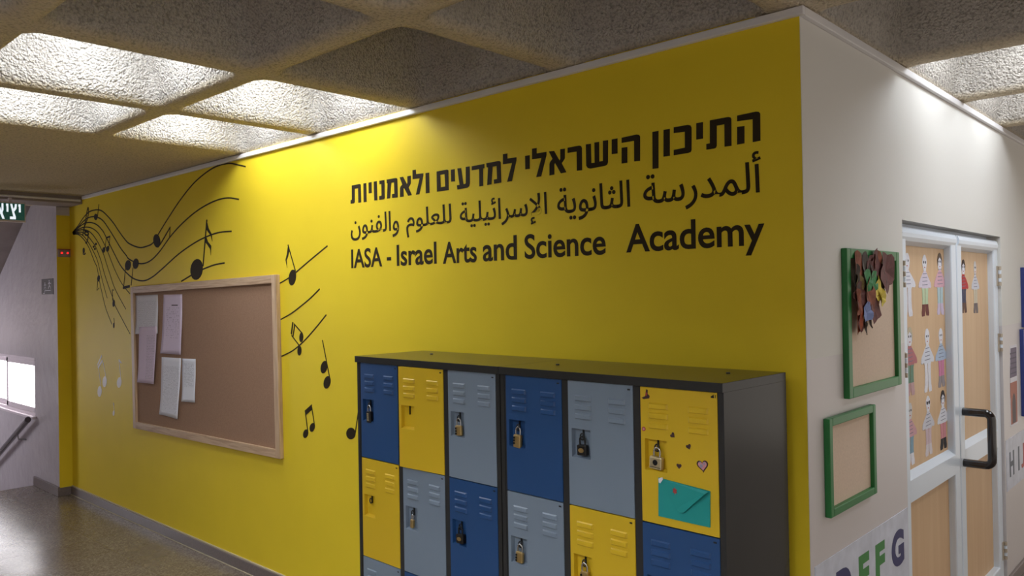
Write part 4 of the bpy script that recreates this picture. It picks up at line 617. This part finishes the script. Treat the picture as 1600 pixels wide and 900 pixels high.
sticker('flower_heart_sticker', [(heart(hx, hz, 0.040, 0.15), 0), (heart(hx, hz, 0.030, 0.15), 1), ([(hx-0.004+0.006*math.cos(k), hz-0.002+0.006*math.sin(k)) for k in range(6)], 2), ([(hx+0.006+0.004*math.cos(k), hz+0.006+0.004*math.sin(k)) for k in range(6)], 2), ([(hx-0.008+0.003*math.cos(k), hz+0.008+0.003*math.sin(k)) for k in range(6)], 2)], [M['st_dark'], M['st_pink'], M['st_grey']], 'heart sticker with flowers, largest on the door')
link('door_number', text_mesh('41', (*[v for v in (dl(1.828, 0)[0], dl(1.842, 0)[0])], dl(0, -0.046)[1], dl(0, -0.036)[1]), 0.0003, -0.0016, xz), M['black'], d41)
# teal envelope taped to the sticker door
ev = tag(empty('envelope', LP(1.638, -0.0025, LH-0.308), (0, 0, LA)), 'teal paper envelope taped to the yellow sticker door of the lockers', 'envelope')
b = MB(); b.prism([(0, 0), (0.181, -0.013), (0.179, -0.120), (-0.002, -0.119)], 0.0018, -0.0012, xz); b.build('body', M['teal'], ev)
b = MB(); fl_ = [(0.0, 0.0, -0.0014), (0.181, -0.013, -0.010), (0.172, -0.020, -0.016), (0.094, -0.090, -0.008), (0.078, -0.094, -0.006), (0.060, -0.085, -0.004)]
b.add([(x, y, z) for x, z, y in fl_]+[(x, y+0.0005, z) for x, z, y in fl_], [(0, 1, 2, 3, 4, 5), (11, 10, 9, 8, 7, 6)]+[(i, i+6, (i+1) % 6+6, (i+1) % 6) for i in range(6)])
b.build('flap', M['teal'], ev)
b = MB(); b.prism([(0.063+0.010*(1.0 if k % 2 == 0 else 0.5)*math.cos(PI/2+2*PI*k/12), -0.030+0.012*(1.0 if k % 2 == 0 else 0.5)*math.sin(PI/2+2*PI*k/12)) for k in range(12)], -0.004, -0.0068, xz)
b.build('flower_sticker', M['st_red'], ev)
b = MB(); b.prism([(0.002, -0.002), (0.016, 0.004), (0.018, -0.002), (0.008, -0.016), (0.003, -0.014)], -0.0012, -0.0034, xz); b.build('tape', M['white_paper'], ev)

# ================================================================== WHITE WALL: FRAMES, LEAVES, POSTERS
def wall_frame(y0, y1, z0, z1, fw, m, mp_, name, label, cat, depth=0.022):
    t = tag(empty(name, (0.002, (y0+y1)/2, (z0+z1)/2), (0, 0, PI/2)), label, cat)
    W_, H_ = y1-y0, z1-z0
    frame4(W_, H_, fw, -depth, 0.0, t, m, m, 0.003)
    b = MB(); b.box(-W_/2+fw-0.004, W_/2-fw+0.004, -0.007, 0.0, -H_/2+fw-0.004, H_/2-fw+0.004); b.build('backing_panel', mp_, t)
    return t
wall_frame(0.312, 0.880, 1.357, 1.894, 0.036, M['green'], M['kraft'], 'display_frame', 'green framed display board with dried leaves, the taller of the two by the door', 'frame')
wall_frame(0.125, 0.572, 0.975, 1.310, 0.028, M['green'], M['kraft'], 'display_frame', 'smaller green framed board, empty, below the one with leaves', 'frame')
wall_frame(3.27, 3.85, 1.487, 1.864, 0.034, M['blueframe'], M['white_paper'], 'display_frame', 'blue framed board right of the door, upper one', 'frame')
wall_frame(3.21, 3.80, 0.937, 1.478, 0.034, M['blueframe'], M['white_paper'], 'display_frame', 'blue framed board right of the door, lower one beside the narrow print', 'frame')
# dried leaves
lf = tag(empty('leaf_collage', (0.0245, 0.58, 1.84)), 'bunch of dried brown, green and yellow leaves hanging on the upper green frame', 'dried leaves')
LC = {'maroon': mat('maroon_dry_leaf', (100, 56, 54), 0.7, vary=0.25, vscale=40), 'brown': mat('brown_dry_leaf', (142, 84, 64), 0.7, vary=0.25, vscale=40), 'rust': mat('rust_dry_leaf', (164, 82, 54), 0.7, vary=0.2, vscale=40), 'dark': mat('dark_dry_leaf', (72, 62, 56), 0.7, vary=0.25, vscale=40), 'green': mat('green_dry_leaf', (64, 140, 84), 0.6, vary=0.15, vscale=40), 'yellow': mat('yellow_dry_leaf', (214, 194, 76), 0.6, vary=0.15, vscale=40), 'olive': mat('olive_dry_leaf', (128, 112, 70), 0.7, vary=0.2, vscale=40), 'blue': mat('blue_grey_leaf', (116, 132, 182), 0.7, vary=0.15, vscale=40)}
def leaf_mesh(L_, W_, lobes, curl, seed):
    rnd = random.Random(seed); n = 18; vs = [(0.0, 0.0, 0.0)]; 
    for k in range(n):
        a = 2*PI*k/n; r = 1+0.17*math.cos(lobes*a)*(1 if lobes else 0)+rnd.uniform(-0.06, 0.06)
        y = math.sin(a)*W_/2*r; z = math.cos(a)*L_/2*r; x = 0.004*rnd.uniform(0, 1)+curl*abs(y)/W_*0.014+0.003*math.sin(3*a+seed)
        vs.append((x+0.002, y, z))
    fs = [(0, 1+k, 1+(k+1) % n) for k in range(n)]
    m_ = len(vs); vs += [(x-0.0008, y, z) for x, y, z in vs]; fs += [(m_, m_+1+(k+1) % n, m_+1+k) for k in range(n)]; fs += [(1+k, m_+1+k, m_+1+(k+1) % n, 1+(k+1) % n) for k in range(n)]
    me = bpy.data.meshes.new('leaf'); me.from_pydata(vs, [], fs); me.update(); return me
LEAVES = [(0.447, 1.832, .11, .075, 0, 'brown', .1), (0.523, 1.822, .12, .085, 3, 'dark', .4), (0.615, 1.830, .12, .12, 5, 'maroon', -.2), (0.735, 1.815, .15, .15, 5, 'maroon', .5), (0.665, 1.80, .12, .12, 3, 'maroon', .3), (0.640, 1.848, .09, .08, 0, 'brown', .2), (0.575, 1.81, .10, .10, 5, 'maroon', .8),
    (0.509, 1.779, .085, .07, 0, 'green', .2), (0.583, 1.775, .085, .065, 0, 'green', -.3), (0.448, 1.763, .09, .06, 0, 'olive', .5), (0.621, 1.746, .095, .065, 3, 'yellow', -.3), (0.665, 1.715, .07, .06, 3, 'yellow', .7), (0.690, 1.742, .09, .07, 3, 'olive', .2), (0.695, 1.782, .08, .07, 0, 'dark', .3),
    (0.451, 1.724, .10, .11, 5, 'maroon', .3), (0.540, 1.735, .11, .08, 3, 'brown', -.1), (0.471, 1.694, .10, .08, 0, 'rust', .1), (0.545, 1.695, .12, .08, 3, 'brown', .2), (0.606, 1.677, .11, .10, 5, 'maroon', .4), (0.420, 1.70, .10, .05, 0, 'brown', .1),
    (0.505, 1.660, .07, .09, 3, 'blue', .1), (0.436, 1.650, .13, .055, 0, 'rust', -.1), (0.450, 1.625, .08, .045, 0, 'maroon', .1), (0.483, 1.612, .06, .02, 0, 'dark', .5), (0.563, 1.633, .07, .015, 0, 'dark', .3), (0.418, 1.790, .10, .05, 0, 'dark', .0)]
for k, (y, z, L_, W_, lo, c, ro) in enumerate(LEAVES):
    o = link('leaf', leaf_mesh(L_, W_*1.05, lo, 1.0 if k % 2 else 0.4, k), LC[c], lf, (0.0105 if c in ('green', 'yellow', 'blue') else 0.0022*(k % 4), 0.98*(y-0.58)-0.045, z-1.84), (ro, 0, 0)); o['label'] = '%s dried leaf' % c
b = MB(); b.tube([(0.006, -0.13, -0.19), (0.010, -0.12, -0.23), (0.006, -0.105, -0.262)], 0.0018, seg=6); b.build('stem', LC['dark'], lf)
# posters
def pattern_paper():
    m = mat('pale_blue_grey_poster_paper', (204, 208, 222), 0.5, vary=0.10, vscale=14); return m
M['poster'] = pattern_paper()
M['p_green'] = mat('poster_green', (58, 130, 62), 0.5); M['p_navy'] = mat('poster_navy', (46, 46, 100), 0.5); M['p_slate'] = mat('poster_slate', (70, 80, 96), 0.5)
def poster(y0, y1, z0, z1, label):
    t = tag(empty('alphabet_poster', (0.002, (y0+y1)/2, (z0+z1)/2)), label, 'poster')
    b = MB(); b.box(0.0, 0.0025, (y0-y1)/2, (y1-y0)/2, (z0-z1)/2, (z1-z0)/2); b.build('sheet', M['poster'], t)
    return t
pp = poster(0.03, 0.985, 0.52, 0.832, 'pale blue alphabet poster with D E F G below the green frames')
for ch, (y0, y1), m in (('D', (0.205, 0.345), 'p_navy'), ('E', (0.418, 0.525), 'p_green'), ('F', (0.592, 0.695), 'p_green'), ('G', (0.775, 0.925), 'p_navy')):
    link('letter', text_mesh(ch, (y0-0.5075, y1-0.5075, 0.622-0.676, 0.768-0.676), 0.002, 0.0035, yz, off=0.05), M[m], pp)['label'] = '%s letter %s' % ('green' if m == 'p_green' else 'navy', ch)
pp = poster(2.775, 3.72, 0.551, 0.848, 'pale alphabet poster with H and I right of the door')
for ch, (y0, y1), m in (('H', (2.852, 2.972), 'p_slate'), ('I', (3.085, 3.115), 'p_slate'), ('J', (3.17, 3.28), 'st_red')):
    link('letter', text_mesh(ch, (y0-3.2475, y1-3.2475, 0.622-0.6995, 0.768-0.6995), 0.002, 0.0035, yz, off=0.03), M[m], pp)['label'] = '%s letter %s' % ('red' if ch == 'J' else 'slate', ch)
# narrow print
t = tag(empty('art_print', (0.002, 3.0, 1.15)), 'narrow print in grey-purple and terracotta with a dark arch, right of the door', 'print')
b = MB(); b.prism([(-0.09, -0.24), (0.10, -0.24), (0.115, 0.24), (-0.06, 0.24)], 0.0, 0.0015, yz); b.build('sheet', M['white_paper'], t)
b = MB(); b.prism([(-0.078, 0.05), (0.098, 0.05), (0.104, 0.225), (-0.052, 0.225)], 0.001, 0.0022, yz, 0); b.prism([(-0.080, -0.228), (0.09, -0.228), (0.098, 0.02), (-0.079, 0.02)], 0.001, 0.0022, yz, 1)
b.prism([(-0.04, -0.225), (0.05, -0.225), (0.05, -0.10), (0.03, -0.06), (0.005, -0.045), (-0.02, -0.06), (-0.04, -0.10)], 0.001, 0.0026, yz, 2)
for k in range(5): b.prism([(-0.066, 0.07+k*0.03), (0.095, 0.07+k*0.03), (0.095, 0.078+k*0.03), (-0.066, 0.078+k*0.03)], 0.001, 0.0026, yz, 3)
b.build('picture', [mat('purple_grey_print', (112, 100, 122), 0.6), mat('terracotta_print', (176, 110, 92), 0.6), mat('dark_arch_print', (92, 80, 84), 0.6), mat('slate_print', (84, 76, 98), 0.6)], t)

# ---------------------------------------------------------------- paper dolls pinned on the door panels
OUT = [(0, 1.0), (.055, .985), (.105, .93), (.115, .86), (.09, .78), (.062, .735), (.10, .70), (.21, .62), (.31, .54), (.335, .48), (.30, .455), (.19, .465), (.155, .42), (.145, .25), (.165, .12), (.195, .05), (.18, .0), (.05, .0), (.014, .08), (0.0, .24)]
def clip(poly, z, keep_above):
    out = []
    for i in range(len(poly)):
        a, c = poly[i], poly[(i+1) % len(poly)]; ia = (a[1] >= z) == keep_above or a[1] == z; ic = (c[1] >= z) == keep_above or c[1] == z
        if ia: out.append(a)
        if ia != ic: t = (z-a[1])/(c[1]-a[1]); out.append((a[0]+(c[0]-a[0])*t, z))
    return out
def pm(col):
    k = 'paper_%d_%d_%d' % col
    if k not in M: M[k] = mat(k, col, 0.8, vary=0.06, vscale=60)
    return M[k]
HEADP = [(-.10, .80), (-.125, .90), (-.06, 1.0), (0, 1.02), (.06, 1.0), (.125, .90), (.10, .80), (.085, .90), (.0, .95), (-.085, .90)]
def doll(y, zt, zb, label, cols, hair=None, shades=False, beard=False, wide=1.0, leaf_parent=None, stripes=4):
    H = zt-zb; full = [(u, v) for u, v in OUT]+[(-u, v) for u, v in OUT[-2:0:-1]]
    full = [(u*H*wide, v*H) for u, v in full]
    rnd = random.Random(label)
    full = [(u+rnd.uniform(-.006, .006)*H, v+rnd.uniform(-.006, .006)*H) for u, v in full]
    b = MB(); bands = [(0.735, 9, 0), (0.45, 0.735, 1), (0.19, 0.45, 2), (-1, 0.19, 3)]
    for lo, hi, mi in bands:
        if mi in (0, 1): ps = [full]
        else: ps = [[q for q in full if q[0] >= -1e-9], [q for q in full if q[0] <= 1e-9]]
        for p in ps:
            p = clip(p, lo*H, True) if lo > -1 else p
            p = clip(p, hi*H, False) if hi < 9 else p
            if len(p) > 2: b.prism(p, 0.0, 0.0012, yz, mi)
    ey = 0.045*H*wide; er = (.024 if 'round eyes' in label else .019)*H
    for s in (-1, 1): b.disc((s*ey, .875*H), er, 0.0010, 0.0018, yz, 4, 8)
    b.prism([(-.03*H, .80*H), (.03*H, .80*H), (.02*H, .785*H), (-.02*H, .785*H)], 0.0010, 0.0018, yz, 5)
    for k in range(stripes):
        z = (.50+k*.06)*H; u = .15*H*wide*(1-.1*k)
        b.prism([(-u, z), (u*.9, z+.006*H), (u*.9, z+.016*H), (-u, z+.010*H)], 0.0010, 0.0017, yz, 6)
    if hair: b.prism([(u*H*wide*1.08, v*H) for u, v in HEADP], 0.0010, 0.0022, yz, 7)
    if shades:
        for s in (-1, 1): b.prism([(s*.012*H, .90*H), (s*.09*H, .91*H), (s*.085*H, .86*H), (s*.03*H, .85*H)], 0.0010, 0.0024, yz, 4)
    o = b.build('paper_doll', [pm(c) for c in cols]+[M['ink'], M['st_red'], pm((120, 120, 140)), pm(hair) if hair else M['ink']], None, (-0.046, y, zb))
    return tag(o, label, 'paper cut-out')
Wp = (226, 226, 236)
PX = -0.046
doll(1.205, 1.905, 1.622, 'plain white paper doll, top left on the left door leaf', [Wp, Wp, Wp, Wp], wide=1.25)
doll(1.463, 1.902, 1.616, 'paper doll with round eyes and dark red shoes, top middle on the left door leaf', [Wp, (216, 206, 222), (190, 210, 176), (112, 56, 52)])
doll(1.706, 1.911, 1.614, 'paper doll with brown hair and pink striped shirt, top right on the left door leaf', [Wp, (214, 170, 184), (176, 200, 208), (204, 190, 216)], hair=(110, 92, 80), stripes=5)
doll(1.222, 1.570, 1.269, 'paper doll with a red patterned shirt and green legs, middle row left', [Wp, (186, 118, 124), (110, 142, 124), (196, 160, 164)], hair=(196, 184, 160))
doll(1.479, 1.558, 1.261, 'all-white paper doll with blue lines, centre of the middle row', [Wp, (218, 222, 234), Wp, Wp])
doll(1.700, 1.551, 1.263, 'paper doll with a pale blue shirt and pink skirt, middle row right', [Wp, (172, 190, 214), (206, 130, 170), (150, 142, 148)])
doll(1.205, 1.241, 0.963, 'paper doll with a pink dress and blue legs, bottom row left', [(206, 204, 206), (206, 160, 170), (132, 164, 184), Wp])
doll(1.472, 1.244, 0.967, 'paper doll with dark sunglasses, bottom row middle', [Wp, (206, 206, 216), (208, 186, 196), (214, 206, 212)], shades=True)
doll(1.710, 1.241, 0.960, 'paper doll with black hair and black boots, bottom row right', [Wp, (220, 222, 232), (206, 140, 150), (40, 38, 44)], hair=(48, 42, 44))
doll(2.135, 1.888, 1.612, 'paper doll in a red shirt half hidden behind the middle door stile', [Wp, (184, 56, 56), (60, 64, 92), (96, 66, 58)], hair=(70, 54, 48))
doll(2.376, 1.889, 1.604, 'paper doll with a striped shirt and grey feet on the right door leaf', [(212, 208, 210), (206, 206, 216), (206, 196, 176), (120, 110, 112)], wide=0.85, stripes=5)

# ================================================================== STAIR SIDE
ex = tag(empty('exit_sign', (-6.44, -0.6775, 2.501)), 'green illuminated exit sign with white Hebrew letters by the stairs', 'exit sign')
b = MB(); b.box(-0.03, 0.0, -0.23, 0.215, -0.083, 0.083, bev=0.004); b.build('housing', M['alu'], ex)
b = MB(); b.box(-0.001, 0.003, -0.222, 0.207, -0.066, 0.072); b.build('face', M['exit_green'], ex)
for y_ in (-0.05, 0.10):
    b = MB(); b.box(-0.064, -0.018, y_, y_+0.02, 0.08, 0.122); b.build('bracket', M['alu'], ex)
EXL = [[(0.165, 0.058), (0.190, 0.058), (0.190, -0.002), (0.170, -0.002), (0.170, 0.040), (0.165, 0.040)],
       [(0.075, 0.058), (0.097, 0.058), (0.108, 0.022), (0.122, 0.034), (0.126, 0.058), (0.148, 0.058), (0.143, 0.024), (0.116, 0.0), (0.135, -0.036), (0.135, -0.055), (0.070, -0.055), (0.070, -0.036), (0.108, -0.036)],
       [(0.030, 0.058), (0.054, 0.058), (0.054, -0.002), (0.034, -0.002), (0.034, 0.040), (0.030, 0.040)],
       [(-0.075, 0.058), (-0.055, 0.058), (-0.02, 0.004), (-0.02, 0.058), (0.0, 0.058), (0.0, 0.010), (-0.012, -0.010), (0.012, -0.055), (-0.012, -0.055), (-0.052, 0.008), (-0.056, -0.055), (-0.078, -0.055), (-0.074, 0.0), (-0.060, 0.022)],
       [(-0.175, 0.058), (-0.105, 0.058), (-0.095, 0.048), (-0.095, -0.055), (-0.117, -0.055), (-0.117, 0.038), (-0.175, 0.038)],
       [(-0.175, 0.020), (-0.153, 0.020), (-0.153, -0.055), (-0.175, -0.055)]]
for p in EXL: b = MB(); b.prism([(0.178+(u-0.190)*0.66, v*1.12+0.002) for u, v in p], 0.002, 0.0045, yz); b.build('letter', M['exit_white'], ex)
t = tag(empty('indicator_panel', (XL+0.001, -0.052, 2.192)), 'small grey panel with two red lights on the yellow wall end by the stairs', 'indicator panel')
b = MB(); b.box(0, 0.02, -0.052, 0.050, -0.036, 0.030, bev=0.003); b.build('housing', M['concrete_grey'], t)
b = MB(); b.box(0, 0.022, -0.052, 0.050, 0.0305, 0.037); b.build('red_edge', M['red'], t)
for y in (-0.022, 0.026): b = MB(); b.disc((y, 0.0), 0.009, 0.018, 0.024, yz); b.build('red_light', M['red_led'], t)
t = tag(empty('stair_sign', (-7.08, -0.11, 1.893)), 'small dark square stair pictogram sign on the lilac wall', 'sign')
b = MB(); b.box(-0.16, 0.16, -0.004, 0.001, -0.072, 0.072, bev=0.001); b.build('plate', mat('dark_sign_plate', (76, 70, 68), 0.4), t)
b = MB(); mi = 0
for s in ([(-0.11, -0.062), (-0.07, -0.062), (-0.07, -0.038), (0.10, -0.034)],): 
    add_ribbon(b, list(s[0:2]), 0.006, 0.006, -0.003, -0.0055, xz); add_ribbon(b, list(s[1:3]), 0.006, 0.006, -0.003, -0.0055, xz); add_ribbon(b, list(s[2:4]), 0.006, 0.006, -0.003, -0.0055, xz)
for cx, cz, sc in ((-0.06, 0.0, 0.8), (0.06, 0.01, 1.0)):
    b.disc((cx, cz+0.042*sc), 0.010*sc, -0.003, -0.0055, xz, ry=0.008*sc)
    for p in ([(0, 0.032), (0.004, 0.0), (0.022, -0.015), (0.024, -0.034)], [(0.004, 0.0), (-0.012, -0.016), (-0.024, -0.034)], [(0, 0.028), (0.024, 0.016), (0.036, 0.020)], [(0, 0.028), (-0.02, 0.012)]):
        add_ribbon(b, [(cx+x*sc*1.3, cz+z*sc) for x, z in p], 0.008, 0.006, -0.003, -0.0055, xz)
b.build('pictogram', M['white_paper'], t)
hr = tag(empty('handrail', (-7.48, -0.175, 0.632)), 'grey metal handrail sloping down beside the stair window', 'handrail')
b = MB(); b.tube([(0, 0, 0), (-2.3, 0, -1.06)], 0.026, seg=14); b.build('rail', M['rail'], hr)
b = MB(); b.tube([(0.012, 0, 0.0055), (-0.015, 0, -0.007)], 0.0275, seg=14); b.build('end_cap', mat('dark_end_cap', (70, 62, 70), 0.4), hr)
for dx in (-0.32, -1.5):
    b = MB(); b.tube([(dx, 0, dx*0.461-0.02), (dx+0.01, 0.005, dx*0.461-0.07), (dx+0.03, 0.067, dx*0.461-0.08)], 0.007, seg=8); b.build('bracket', M['rail'], hr)
